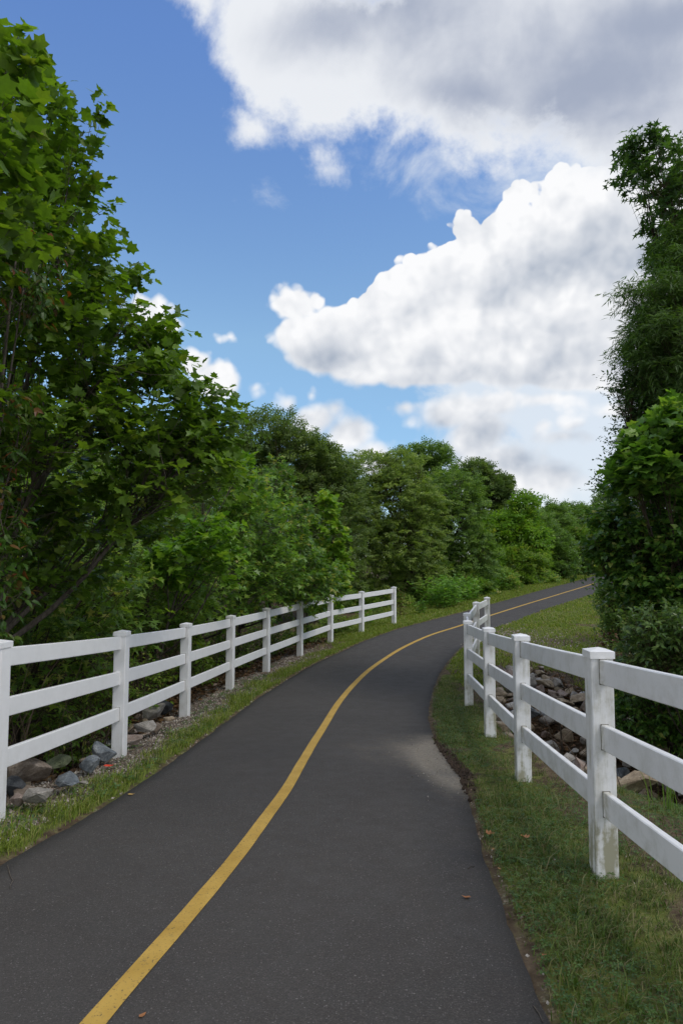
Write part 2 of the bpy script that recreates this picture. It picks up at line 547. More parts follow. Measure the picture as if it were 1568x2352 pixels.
def asphalt_material():
    m, t, out = new_mat('asphalt')
    geo = t.node('ShaderNodeNewGeometry')
    P = geo.outputs['Position']
    big = t.noise(P, 0.8, 4, 0.6)
    mid = t.noise(P, 6.0, 4, 0.6)
    fine = t.noise(P, 210.0, 2, 0.7)
    agg = t.voro(P, 105.0, 'F1', 0)
    aggc = t.voro(P, 105.0, 'F1', 1)
    base = t.ramp(big, [(0.3, (0.046, 0.042, 0.038)), (0.7, (0.066, 0.060, 0.054))])
    base = t.mix(t.mapr(mid, 0.35, 0.65, 0.0, 0.25), base, (0.056, 0.047, 0.042))
    sep = t.node('ShaderNodeSeparateColor')
    t.put(sep.inputs[0], aggc)
    chip = t.math('MULTIPLY', t.mapr(agg, 0.42, 0.22), t.mapr(sep.outputs[0], 0.60, 1.0))
    base = t.mix(chip, base, t.ramp(sep.outputs[1], [(0, (0.11, 0.10, 0.09)), (1, (0.22, 0.21, 0.20))]))
    sp2 = t.voro(P, 34.0, 'F1', 0)
    sc2 = t.node('ShaderNodeSeparateColor')
    t.put(sc2.inputs[0], t.voro(P, 34.0, 'F1', 1))
    chip2 = t.math('MULTIPLY', t.mapr(sp2, 0.22, 0.10), t.mapr(sc2.outputs[0], 0.76, 0.95))
    base = t.mix(chip2, base, (0.19, 0.175, 0.16))
    stone = t.noise(P, 95.0, 3, 0.75)
    base = t.mix(t.mapr(stone, 0.46, 0.66, 0, 0.55), base, (0.105, 0.094, 0.084))
    base = t.mix(t.mapr(fine, 0.42, 0.66, 0, 0.6), base, (0.020, 0.019, 0.018))
    # darker fresh edges where water sits, silt washed onto the inside of the bend
    edge = attr(t, 'edge')
    base = t.mix(t.math('MULTIPLY', t.mapr(t.math('ADD', edge, t.math('MULTIPLY', t.math('SUBTRACT', mid, 0.5), 0.25)), 0.20, 0.02), 0.45), base, (0.022, 0.021, 0.020))
    silt = attr(t, 'silt')
    sn = t.noise(P, 3.0, 6, 0.65)
    mps = t.node('ShaderNodeMapping')
    mps.inputs['Scale'].default_value = (1.0, 3.5, 1.0)
    t.put(mps.inputs['Vector'], P)
    sg = t.noise(mps.outputs[0], 11.0, 6, 0.75)
    sf = t.math('ADD', silt, t.math('ADD', t.math('MULTIPLY', t.math('SUBTRACT', sn, 0.5), 0.5), t.math('MULTIPLY', t.math('SUBTRACT', sg, 0.5), 0.7)))
    sf = t.mapr(sf, 0.16, 0.95)
    base = t.mix(t.math('MULTIPLY', sf, 0.88), base, t.ramp(t.noise(P, 40.0, 4, 0.7), [(0.3, (0.17, 0.145, 0.11)), (0.7, (0.31, 0.27, 0.21))]))
    h = t.math('ADD', t.math('MULTIPLY', agg, -1.0), fine)
    b = principled(t, out, base, t.mapr(mid, 0.3, 0.7, 0.78, 0.92), 0.35, bump(t, h, 0.45, 0.004))
    return m


def paint_material():
    m, t, out = new_mat('yellow road paint')
    geo = t.node('ShaderNodeNewGeometry')
    P = geo.outputs['Position']
    sp = t.noise(P, 75.0, 3, 0.7)
    mid = t.noise(P, 5.0, 4, 0.6)
    c = t.ramp(mid, [(0.3, (0.40, 0.245, 0.045)), (0.7, (0.52, 0.335, 0.075))])
    c = t.mix(t.mapr(sp, 0.57, 0.68, 0, 0.85), c, (0.09, 0.07, 0.045))
    c = t.mix(t.mapr(t.noise(P, 18.0, 5, 0.75), 0.58, 0.72, 0, 0.5), c, (0.16, 0.12, 0.06))
    principled(t, out, c, 0.75, 0.3, bump(t, t.noise(P, 200, 2, 0.7), 0.4, 0.003))
    return m


M_GROUND = ground_material()
M_ASPHALT = asphalt_material()
M_PAINT = paint_material()

# ------------------------------------------------------------------ ground sheet
def grid_axis(lo, hi, spec):
    """graded axis: spec = [(until, step), ...] outwards from zero"""
    out = [0.0]
    v, i = 0.0, 0
    while v < hi:
        while i < len(spec) - 1 and v >= spec[i][0]:
            i += 1
        v += spec[i][1]
        out.append(v)
    neg = []
    v, i = 0.0, 0
    while v > -lo:
        while i < len(spec) - 1 and -v >= spec[i][0]:
            i += 1
        v -= spec[i][1]
        neg.append(v)
    return np.array(neg[::-1] + out)


gx = grid_axis(900, 900, [(5, 0.07), (10, 0.2), (25, 0.5), (60, 2), (200, 12), (900, 70)])
gy = grid_axis(900, 900, [(18, 0.08), (30, 0.2), (60, 0.6), (120, 3), (300, 15), (900, 70)])
gy = gy[(gy > -4) | (np.arange(len(gy)) % 6 == 0)]
X, Y = np.meshgrid(gx, gy, indexing='ij')
lxs, lys = [p[0] for p in LEFT_EDGE], [p[1] for p in LEFT_EDGE]
rxs, rys = [p[0] for p in RIGHT_EDGE], [p[1] for p in RIGHT_EDGE]
_dl, _ = seg_dist(X, Y, LEFT_EDGE)
_dr, _ = seg_dist(X, Y, RIGHT_EDGE)
_isl = X < np.interp(Y, lys, lxs)
_isr = X > np.interp(Y, rys, rxs)
Z = height(X, Y)
on_path = ~_isl & ~_isr
Z = np.where(on_path, -smooth_interp(Y, PROF_Y, PROF_D) - 0.012 - 0.02 * smoothstep(0.1, 0.3, np.minimum(_dl, _dr)), Z)


def masks(x, y):
    """grass, gravel, litter weights of the ground at a point"""
    dl, _ = seg_dist(x, y, LEFT_EDGE)
    dr, _ = seg_dist(x, y, RIGHT_EDGE)
    isl = x < np.interp(y, lys, lxs) + 0.12
    isr = x > np.interp(y, rys, rxs) - 0.12
    n = fbm(x, y, 1.7, 3)
    d1, _ = seg_dist(x, y, DITCH_R)
    grass_l = np.where(isl, smoothstep(0.50, 0.22, dl + (n - 0.5) * 0.55), 0)
    grass_l = np.maximum(grass_l, np.where(isl, smoothstep(17, 21, y) * smoothstep(2.6, 1.2, dl), 0))
    gravel_l = np.where(isl, smoothstep(0.08, 0.34, dl) * smoothstep(1.25, 0.85, dl + (n - 0.5) * 0.4) * smoothstep(19, 15, y), 0)
    gravel_l = np.maximum(gravel_l, 0.30 * np.where(isl, smoothstep(0.06, 0.02, dl), 0))
    litter_l = np.where(isl, smoothstep(0.7, 1.1, dl + (n - 0.5) * 0.3) * smoothstep(22, 18, y - dl), 0)
    gr_r = np.where(isr, 1 - 0.85 * np.exp(-((x - 2.0 - 0.03 * y) / 0.6) ** 2) * (y < 13) * smoothstep(0.35, 0.55, fbm(x, y, 2.4, 3) + 0.1), 0)
    gr_r = np.where(isr, gr_r * (0.20 + 0.80 * smoothstep(0.34, 0.56, n + 0.12 * (dr < 0.8))), 0)
    ditch = np.where(isr, np.exp(-(d1 / 1.6) ** 2) * smoothstep(0.7, 1.5, dr), 0)
    hedge = np.where(isr, smoothstep(5.0, 6.5, x - 0.0 * y) * smoothstep(17, 13, y) + smoothstep(3.2, 4.4, x) * smoothstep(6.5, 4, y), 0)
    sandy = np.where(isr, 0.75 * np.exp(-((x - 4.6) / 1.5) ** 2 - ((y - 19.5) / 2.4) ** 2), 0)
    ditch = np.clip(ditch + np.where(isr, smoothstep(2.2, 2.7, x - (y - 10) * 0.2) * smoothstep(5.2, 4.4, x + 0.1 * (y - 10)) * smoothstep(9.5, 10.5, y) * smoothstep(15.0, 14.2, y + (n - .5)), 0), 0, 1)
    rim = 0.25 + 0.75 * smoothstep(0.02, 0.13, np.where(isr, dr, dl) + (n - 0.5) * 0.12)
    grass = (grass_l + gr_r * (1 - np.clip(ditch * 1.2, 0, 1))) * rim
    gravel = gravel_l + sandy
    edge_r = np.where(isr, smoothstep(0.12, 0.02, dr), 0) * (n > 0.42)
    gravel = gravel + 0.35 * edge_r
    litter = np.clip(litter_l + ditch * 0.7 + np.clip(hedge, 0, 1) + np.where(isr, 0.6 * np.exp(-((y - 6.9) / 0.8) ** 2) * smoothstep(0.14, 0.02, dr), 0), 0, 1)
    return np.clip(grass, 0, 1), np.clip(gravel, 0, 1), litter


G, GV, LT = masks(X, Y)
nx, ny = len(gx), len(gy)
idx = np.arange(nx * ny).reshape(nx, ny)
quads = np.stack([idx[:-1, :-1], idx[1:, :-1], idx[1:, 1:], idx[:-1, 1:]], -1).reshape(-1, 4)
me = mesh_np('ground', np.stack([X, Y, Z], -1).reshape(-1, 3), quads, [M_GROUND], True,
             {'grass': ('POINT', G.ravel()), 'gravel': ('POINT', GV.ravel()), 'litter': ('POINT', LT.ravel())})
tag(link('ground', me), kind='structure')


# ------------------------------------------------------------------ the path and its centre line
def path_z(x, y):
    return -smooth_interp(y, PROF_Y, PROF_D)


def ribbon(name, A, B, ncross, lift, mat, parent=None, jitter=0.0):
    """sheet between two resampled curves"""
    n = len(A)
    q = np.linspace(0, 1, ncross)
    if jitter:                      # narrow outer columns: the tarmac rolls off over its last centimetres
        q = np.concatenate([[0, 0.006], q[1:-1], [0.994, 1]])
        ncross += 2
    q = q[None, :, None]
    A, B = A.copy(), B.copy()
    if jitter:
        A[:, 0] += (fbm(A[:, 1], A[:, 0], 3.0, 3) - 0.5) * jitter + (vnoise(A[:, 1], A[:, 0] * 0, 14) - 0.5) * jitter * 0.3
        B[:, 0] += (fbm(B[:, 1] + 50, B[:, 0], 3.0, 3) - 0.5) * jitter + (vnoise(B[:, 1] + 9, B[:, 0] * 0, 14) - 0.5) * jitter * 0.3
    P = A[:, None, :] * (1 - q) + B[:, None, :] * q
    z = path_z(P[..., 0], P[..., 1]) + lift
    if jitter:
        z[:, 0] -= 0.03
        z[:, -1] -= 0.03
    V = np.concatenate([P, z[..., None]], -1)
    i = np.arange(n * ncross).reshape(n, ncross)
    F = np.stack([i[:-1, :-1], i[:-1, 1:], i[1:, 1:], i[1:, :-1]], -1).reshape(-1, 4)
    dl, _ = seg_dist(P[..., 0], P[..., 1], LEFT_EDGE)
    dr, _ = seg_dist(P[..., 0], P[..., 1], RIGHT_EDGE)
    edge = np.minimum(dl, dr * 1.2)
    x, y = P[..., 0], P[..., 1]
    silt = 1.9 * np.exp(-(dr / 0.27) ** 2 - ((y - 7.0) / 0.95) ** 2) + 0.46 * np.exp(-(dr / 1.3) ** 2 - ((y - 7.7) / 1.1) ** 2)
    me = mesh_np(name, V.reshape(-1, 3), F, [mat], True, {'edge': ('POINT', edge.ravel()), 'silt': ('POINT', silt.ravel())})
    return link(name, me, parent)


def by_count(c, n):
    d = np.concatenate([[0], np.cumsum(np.hypot(*np.diff(c, axis=0).T))])
    # sample more densely near the camera
    q = np.linspace(0, 1, n)
    s = d[-1] * q
    return np.stack([np.interp(s, d, c[:, 0]), np.interp(s, d, c[:, 1])], -1)


le, re_ = spline(LEFT_EDGE, 0.1), spline(RIGHT_EDGE, 0.1)
path = ribbon('path', by_count(le, 900), by_count(re_, 900), 25, 0.0, M_ASPHALT, jitter=0.055)
tag(path, kind='structure')
cl = by_count(spline(CENTRE, 0.1), 700)
tan = np.gradient(cl, axis=0)
tan /= np.linalg.norm(tan, axis=1)[:, None]
nor = np.stack([-tan[:, 1], tan[:, 0]], -1)
hw = 0.049 + 0.008 * smoothstep(8, 30, cl[:, 1])
hwj = hw * (1 + 0.05 * (vnoise(cl[:, 1], cl[:, 0] * 0, 6) - 0.5))
line = ribbon('centre_line', cl + nor * hwj[:, None], cl - nor * hwj[:, None], 5, 0.0045, M_PAINT, parent=path)

# ------------------------------------------------------------------ white three-rail fences
def vinyl_material():
    m, t, out = new_mat('white vinyl')
    tc_ = t.node('ShaderNodeTexCoord')
    geo = t.node('ShaderNodeNewGeometry')
    P = geo.outputs['Position']
    O = tc_.outputs['Object']
    sp = t.node('ShaderNodeSeparateXYZ')
    t.put(sp.inputs[0], O)
    n = t.noise(P, 7.0, 6, 0.7)
    st = t.node('ShaderNodeMapping')
    st.inputs['Scale'].default_value = (22, 22, 2.0)
    t.put(st.inputs['Vector'], P)
    streak = t.noise(st.outputs[0], 1.0, 5, 0.7)
    grime = attr(t, 'grime')
    info = t.node('ShaderNodeObjectInfo')
    vert = attr(t, 'vert')
    w1 = t.math('MULTIPLY', t.mapr(t.math('ADD', t.math('MULTIPLY', n, t.math('SUBTRACT', 1.1, t.math('MULTIPLY', vert, 0.6))), t.math('MULTIPLY', streak, t.math('MULTIPLY', vert, 0.6))), 0.46, 0.74), grime)
    base = t.mix(t.mapr(n, 0.3, 0.7, 0.0, 0.5), (0.80, 0.80, 0.80), (0.74, 0.745, 0.745))
    c = t.mix(t.mapr(w1, 0.0, 0.9, 0.0, 0.85, 'LINEAR'), base, (0.30, 0.28, 0.17))
    spots = t.mapr(t.noise(P, 45.0, 3, 0.7), 0.70, 0.78, 0.0, 0.30)
    c = t.mix(spots, c, (0.36, 0.34, 0.28))
    principled(t, out, c, 0.42, 0.45, bump(t, t.noise(P, 30, 2, 0.5), 0.03, 0.01))
    return m


M_VINYL = vinyl_material()


def box_faces():
    return np.array([[0, 3, 2, 1], [4, 5, 6, 7], [0, 1, 5, 4], [1, 2, 6, 5], [2, 3, 7, 6], [3, 0, 4, 7]])


def bev_prism(w, z0, z1, nz, c=0.006, grime=None):
    """square tube with chamfered corners, nz rings"""
    h = w / 2
    ring = np.array([(h - c, -h), (h, -h + c), (h, h - c), (h - c, h), (-h + c, h), (-h, h - c), (-h, -h + c), (-h + c, -h)])
    zs = np.linspace(z0, z1, nz)
    V = np.array([(x, y, z) for z in zs for x, y in ring])
    F = []
    for k in range(nz - 1):
        for i in range(8):
            j = (i + 1) % 8
            F.append((k * 8 + i, k * 8 + j, (k + 1) * 8 + j, (k + 1) * 8 + i))
    caps = [list(range(7, -1, -1)), [(nz - 1) * 8 + i for i in range(8)]]
    return V, np.array(F), np.array(caps)


POST_H, POST_W = 1.30, 0.128
RAIL_TOPS = (1.235, 0.865, 0.49)
RAIL_H, RAIL_T = 0.14, 0.040


def post_mesh(dirty):
    V, F, C = bev_prism(POST_W, -0.35, POST_H - 0.045, 14)
    z = V[:, 2]
    g = dirty * (0.25 + 1.2 * smoothstep(0.55, 0.0, z) + 0.35 * ((z % 0.37) > 0.25))
    return mesh_np('post', V, [F, C], [M_VINYL], False, {'grime': ('POINT', g), 'vert': ('POINT', np.ones(len(V)))})


def cap_mesh():
    h = POST_W / 2 + 0.007
    z0, z1, z2 = POST_H - 0.058, POST_H - 0.018, POST_H - 0.002
    V = [(s * h, q * h, z) for z in (z0, z1) for s, q in ((-1, -1), (1, -1), (1, 1), (-1, 1))]
    r = h - 0.006
    V += [(s * r, q * r, z1 + 0.003) for s, q in ((-1, -1), (1, -1), (1, 1), (-1, 1))] + [(0, 0, z2 + 0.004)]
    F4 = [(0, 3, 2, 1)] + [(i, (i + 1) % 4, 4 + (i + 1) % 4, 4 + i) for i in range(4)] + [(4 + i, 4 + (i + 1) % 4, 8 + (i + 1) % 4, 8 + i) for i in range(4)]
    F3 = [(8 + i, 8 + (i + 1) % 4, 12) for i in range(4)]
    return mesh_np('cap', np.array(V), [np.array(F4), np.array(F3)], [M_VINYL], False, {'grime': ('POINT', np.full(13, 0.15))})


def rail_mesh(L, dz, dirty, seed):
    """hollow board from (0,0,0) to (L,0,dz); its ends run into the posts"""
    n = 14
    rr = np.random.default_rng(seed)
    sag = -0.004 * rr.random()
    c = 0.005
    prof = [(-RAIL_T / 2 + c, 0), (-RAIL_T / 2, -c), (-RAIL_T / 2, -RAIL_H + c), (-RAIL_T / 2 + c, -RAIL_H), (RAIL_T / 2 - c, -RAIL_H), (RAIL_T / 2, -RAIL_H + c), (RAIL_T / 2, -c), (RAIL_T / 2 - c, 0)]
    V, g = [], []
    for k in range(n):
        q = k / (n - 1)
        for (y, z) in prof:
            V.append((q * L, y + 0.003 * math.sin(q * math.pi) * (rr.random() - 0.5), z + dz * q + sag * math.sin(q * math.pi)))
            g.append(dirty * (0.45 if z < -0.08 else 0.25) + dirty * 1.3 * (q < 0.04 or q > 0.96))
    F = []
    for k in range(n - 1):
        for i in range(8):
            j = (i + 1) % 8
            F.append((k * 8 + i, k * 8 + j, (k + 1) * 8 + j, (k + 1) * 8 + i))
    C = [list(range(7, -1, -1)), [(n - 1) * 8 + i for i in range(8)]]
    return mesh_np('rail', np.array(V), [np.array(F), np.array(C)], [M_VINYL], False, {'grime': ('POINT', np.array(g)), 'vert': ('POINT', np.zeros(len(V)))})


CAP = cap_mesh()
m_slot, t_slot, o_slot = new_mat('dark slot')
principled(t_slot, o_slot, (0.14, 0.13, 0.10), 0.9)


def collar_mesh():
    a, b, c = 0.0012, RAIL_T / 2 + 0.0025, RAIL_H / 2 + 0.003
    V = [(x, y, z) for x in (-a, a) for y, z in ((-b, -c), (b, -c), (b, c), (-b, c))]
    return mesh_np('slot', np.array(V), box_faces()[:, :], [m_slot], False)


SLOT = collar_mesh()


def build_fence(posts, label, dirt, hfix=None, leans=None):
    P = [np.array(p) for p in posts]
    gz = [float(path_z(p[0], p[1])) + 0.02 for p in P]
    if hfix:
        for k, v in hfix.items():
            gz[k] = v
    root = empty('rail_fence', (P[1][0], P[1][1], gz[1]))
    tag(root, label, 'fence')
    inv = Vector(root.location)
    pm = [post_mesh(d) for d in sorted(set(dirt))]
    lut = {d: m for d, m in zip(sorted(set(dirt)), pm)}
    for i, p in enumerate(P):
        a = P[max(0, i - 1)]
        b = P[min(len(P) - 1, i + 1)]
        ang = math.atan2(b[1] - a[1], b[0] - a[0])
        ln = leans[i] if leans else (0, 0)
        o = link('post', lut[dirt[i]], root, Vector((p[0], p[1], gz[i])) - inv, (ln[0], ln[1], ang))
        link('cap', CAP, o)
    for i in range(len(P) - 1):
        a, b = P[i], P[i + 1]
        d = b - a
        L = float(np.linalg.norm(d))
        ang = math.atan2(d[1], d[0])
        for k, zt in enumerate(RAIL_TOPS):
            me_ = rail_mesh(L - 0.06, gz[i + 1] - gz[i], 0.2 * (dirt[i] + dirt[i + 1]) * (1 + 0.4 * (k == 2)), i * 7 + k)
            dz_ = (gz[i + 1] - gz[i]) / (L - 0.06)
            for (o_, s_, gz_) in ((i, 1, gz[i]), (i + 1, -1, gz[i + 1])):
                c0 = (P[o_][0] + s_ * math.cos(ang) * (POST_W / 2 + 0.003), P[o_][1] + s_ * math.sin(ang) * (POST_W / 2 + 0.003))
                link('slot', SLOT, root, Vector((c0[0], c0[1], gz_ + zt - RAIL_H / 2 + s_ * dz_ * 0.035)) - inv, (0, 0, ang))
            link('rail', me_, root, Vector((a[0] + math.cos(ang) * 0.03, a[1] + math.sin(ang) * 0.03, gz[i] + zt)) - inv, (0, 0, ang))
    return root


build_fence(LEFT_POSTS, 'clean white three-rail vinyl fence curving along the left side of the path', [0.25] * 10, hfix={8: -2.20, 9: -2.14},
            leans=[(0, 0.0), (0, 0.0), (0.005, -0.006), (0, 0.004), (0.004, 0), (0, 0), (0, 0.004), (0, 0), (0.004, 0), (0, 0)])
build_fence(RIGHT_POSTS, 'grimy white three-rail vinyl fence on the right verge with green stained posts', [0.8, 1.2, 1.5, 1.3, 1.0, 0.8, 0.8, 1.7, 1.5],
            hfix={8: -2.20, 7: -2.19}, leans=[(0, 0)] * 9)

# ------------------------------------------------------------------ leaves, bark
def leaf_material(name, stops, rough=0.45, spec=0.4, transl=0.42, tr_tint=(1.35, 1.45, 0.55), back=0.25):
    m, t, out = new_mat(name)
    info = t.node('ShaderNodeObjectInfo')
    r = t.math('FRACT', t.math('ADD', attr(t, 'rnd'), info.outputs['Random']))
    c = t.ramp(r, stops)
    geo = t.node('ShaderNodeNewGeometry')
    fine = t.noise(geo.outputs['Position'], 38.0, 3, 0.6)
    c = t.mix(t.mapr(fine, 0.3, 0.7, 0.0, 0.22), c, (0.02, 0.035, 0.008))
    cb = t.mix(t.math('MULTIPLY', geo.outputs['Backfacing'], back), c, (0.17, 0.22, 0.12))
    b = principled(t, None, cb, rough, spec)
    tr = t.node('ShaderNodeBsdfTranslucent')
    t.put(tr.inputs[0], t.mix(1.0, c, tr_tint, 'MULTIPLY'))
    mx = t.node('ShaderNodeMixShader')
    mx.inputs[0].default_value = transl
    t.l.new(b.outputs[0], mx.inputs[1])
    t.l.new(tr.outputs[0], mx.inputs[2])
    t.l.new(mx.outputs[0], out.inputs[0])
    return m


def bark_material(name, a, b):
    m, t, out = new_mat(name)
    geo = t.node('ShaderNodeNewGeometry')
    mp = t.node('ShaderNodeMapping')
    mp.inputs['Scale'].default_value = (1, 1, 0.35)
    t.put(mp.inputs['Vector'], geo.outputs['Position'])
    n = t.noise(mp.outputs[0], 28.0, 5, 0.65)
    c = t.ramp(n, [(0.3, a), (0.7, b)])
    principled(t, out, c, 0.9, 0.2, bump(t, n, 0.5, 0.01))
    return m


M_SYC = leaf_material('sycamore leaves', [(0, (0.089, 0.162, 0.017)), (0.45, (0.135, 0.243, 0.022)), (0.8, (0.212, 0.342, 0.029)), (0.96, (0.189, 0.276, 0.028)), (1, (0.246, 0.293, 0.037))])
M_SYCB = leaf_material('bright sycamore leaves', [(0, (0.106, 0.226, 0.022)), (0.5, (0.173, 0.337, 0.030)), (0.9, (0.284, 0.420, 0.044)), (1, (0.420, 0.420, 0.074))])
M_SYCR = leaf_material('hedge sycamore leaves', [(0, (0.071, 0.160, 0.022)), (0.5, (0.116, 0.250, 0.029)), (0.9, (0.197, 0.356, 0.045)), (1, (0.285, 0.392, 0.071))])
M_GUM = leaf_material('sweetgum leaves', [(0, (0.093, 0.190, 0.039)), (0.5, (0.153, 0.286, 0.051)), (0.85, (0.243, 0.404, 0.058)), (0.97, (0.372, 0.420, 0.085)), (1, (0.450, 0.362, 0.108))], rough=0.38)
M_GUMD = leaf_material('dark sweetgum leaves', [(0, (0.036, 0.085, 0.026)), (0.5, (0.061, 0.133, 0.036)), (1, (0.106, 0.198, 0.048))], rough=0.36)
M_WIL = leaf_material('willow leaves', [(0, (0.051, 0.107, 0.022)), (0.5, (0.083, 0.164, 0.030)), (1, (0.153, 0.255, 0.048))])
M_VINE = leaf_material('vine leaves', [(0, (0.043, 0.110, 0.023)), (0.55, (0.083, 0.185, 0.032)), (0.9, (0.157, 0.296, 0.044)), (1, (0.338, 0.374, 0.087))], rough=0.36)
M_BLUE = leaf_material('bluish shrub leaves', [(0, (0.053, 0.107, 0.031)), (0.6, (0.100, 0.181, 0.051)), (1, (0.177, 0.257, 0.070))], rough=0.33)
M_OAK = leaf_material('oak leaves', [(0, (0.068, 0.121, 0.030)), (0.5, (0.117, 0.189, 0.046)), (1, (0.217, 0.289, 0.077))])
M_ELM = leaf_material('elm leaves', [(0, (0.110, 0.179, 0.037)), (0.5, (0.184, 0.281, 0.055)), (1, (0.334, 0.420, 0.105))])
M_MID = leaf_material('wood edge leaves', [(0, (0.086, 0.163, 0.030)), (0.5, (0.148, 0.261, 0.047)), (1, (0.252, 0.374, 0.075))])
M_FAR = leaf_material('far leaves', [(0, (0.096, 0.177, 0.040)), (0.5, (0.157, 0.272, 0.065)), (1, (0.242, 0.363, 0.091))])
M_UND = leaf_material('undergrowth leaves', [(0, (0.089, 0.164, 0.025)), (0.5, (0.156, 0.276, 0.037)), (0.9, (0.281, 0.411, 0.054)), (1, (0.450, 0.420, 0.117))])
M_RED = leaf_material('reddening leaves', [(0, (0.045, 0.11, 0.014)), (0.6, (0.075, 0.16, 0.02)), (0.90, (0.11, 0.16, 0.03)), (0.955, (0.20, 0.075, 0.03)), (1, (0.26, 0.06, 0.025))])
M_WEED = leaf_material('weed leaves', [(0, (0.098, 0.225, 0.030)), (0.6, (0.165, 0.345, 0.045)), (1, (0.270, 0.420, 0.075))])
M_DEAD = leaf_material('withered leaves', [(0, (0.084, 0.042, 0.022)), (0.6, (0.156, 0.084, 0.042)), (1, (0.264, 0.144, 0.060))], transl=0.15, tr_tint=(1.2, 1.0, 0.8), back=0.0)
M_NEED = leaf_material('pine needles', [(0, (0.014, 0.036, 0.019)), (1, (0.036, 0.072, 0.034))], transl=0.1)
M_BARK = bark_material('grey bark', (0.055, 0.045, 0.036), (0.17, 0.145, 0.12))
M_BARKD = bark_material('dark bark', (0.025, 0.02, 0.015), (0.075, 0.062, 0.048))
M_TWIG = bark_material('brown twigs', (0.045, 0.03, 0.02), (0.13, 0.095, 0.065))


# ---- leaf shapes: unit length along +x, blade in xy, folded a little along the midrib
def leaf_shape(outline, fold=0.12, droop=0.12, petiole=0.0):
    """outline: right-hand half from base to tip as (x, y); mirrored. Fan about the midrib."""
    up = [(x, y) for x, y in outline if y > 1e-6]
    mid = [outline[0], (0.45, 0.0), outline[-1]]
    V = [(mid[0][0], 0, 0), (mid[1][0], 0, -0.02), (mid[2][0], 0, -droop)]
    F = []
    for s in (1, -1):
        st = len(V)
        for x, y in up:
            V.append((x, s * y, fold * y - droop * x * x))
        chain = [0] + list(range(st, st + len(up))) + [2]
        for a, b in zip(chain[:-1], chain[1:]):
            F.append((1, b, a) if s > 0 else (1, a, b))
    V = np.array(V, float)
    V[:, 0] += petiole
    return V, np.array(F)


SYCAMORE = leaf_shape([(0.0, 0.0), (-0.06, 0.26), (0.20, 0.56), (0.36, 0.34), (0.66, 0.47), (0.70, 0.20), (1.0, 0.0)], 0.16, 0.16, 0.12)
SWEETGUM = leaf_shape([(0.0, 0.0), (-0.10, 0.40), (0.26, 0.17), (0.52, 0.55), (0.46, 0.14), (1.0, 0.0)], 0.12, 0.20, 0.15)
OVATE = leaf_shape([(0.0, 0.0), (0.22, 0.24), (0.62, 0.20), (1.0, 0.0)], 0.18, 0.15, 0.06)
HEART = leaf_shape([(0.05, 0.0), (-0.08, 0.28), (0.28, 0.42), (0.70, 0.22), (1.0, 0.0)], 0.15, 0.12, 0.1)
LANCE = (np.array([(0, 0, 0), (0.4, 0.065, -0.03), (1, 0, -0.18), (0.4, -0.065, -0.03)], float), np.array([(0, 1, 2), (0, 2, 3)]))
DIAMOND = (np.array([(0, 0, 0), (0.5, 0.30, 0.04), (1, 0, -0.05), (0.5, -0.30, 0.04)], float), np.array([(0, 2, 1), (0, 3, 2)]))
_sp = []
for _a, _b, _c, _h, _l in ((0, 0, 0, 0.0, 0.62), (0.12, 0.34, 0.6, 0.05, 0.55), (0.16, -0.36, -0.7, -0.04, 0.55), (0.55, 0.16, 0.35, 0.10, 0.5), (0.50, -0.22, -0.4, 0.02, 0.5)):
    for _p in ((0, 0, 0), (0.5, 0.27, 0.05), (1, 0, -0.06), (0.5, -0.27, 0.05)):
        _x, _y = _p[0] * _l, _p[1] * _l
        _sp.append((_a + _x * math.cos(_c) - _y * math.sin(_c), _b + _x * math.sin(_c) + _y * math.cos(_c), _h + _p[2] + 0.25 * _y))
SPRAY = (np.array(_sp, float), np.array([t_ for k_ in range(5) for t_ in ((4 * k_, 4 * k_ + 2, 4 * k_ + 1), (4 * k_, 4 * k_ + 3, 4 * k_ + 2))]))
NEEDLES = (np.array([(0, -.012, 0), (0, .012, 0), (1, 0, 0), (0, -.012, 0), (0, .012, 0), (.9, .3, .1), (0, -.012, 0), (0, .012, 0), (.9, -.3, -.1), (0, 0, -.012), (0, 0, .012), (.8, .1, .5)], float),
           np.array([(0, 1, 2), (3, 4, 5), (6, 7, 8), (9, 10, 11)]))


def unit(v):
    return v / np.maximum(np.linalg.norm(v, axis=-1, keepdims=True), 1e-9)


def leaf_frames(d, up_):
    """rotation matrices with x = d, z near up_"""
    x = unit(d)
    y = unit(np.cross(up_, x))
    z = np.cross(x, y)
    return np.stack([x, y, z], -1)          # (n,3,3) columns


def leaves_to_mesh(name, shape, pos, R, size, mat, rnd=None):
    V0, F0 = shape
    n = len(pos)
    if len(V0) > 4 and n > 50:       # no two leaves curl alike
        VV = np.repeat(V0[None], n, 0)
        VV[..., 2] *= (0.1 + 2.6 * rng.random(n) ** 1.3)[:, None]
        VV[..., 1] *= (0.8 + 0.35 * rng.random(n))[:, None]
        V = np.einsum('nij,nkj->nki', R, VV) * size[:, None, None] + pos[:, None, :]
    else:
        V = np.einsum('nij,kj->nki', R, V0) * size[:, None, None] + pos[:, None, :]
    F = (F0[None] + (np.arange(n) * len(V0))[:, None, None]).reshape(-1, F0.shape[1])
    rnd = rng.random(n) if rnd is None else rnd
    return mesh_np(name, V.reshape(-1, 3), F, [mat], False, {'rnd': ('POINT', np.repeat(rnd, len(V0)))})


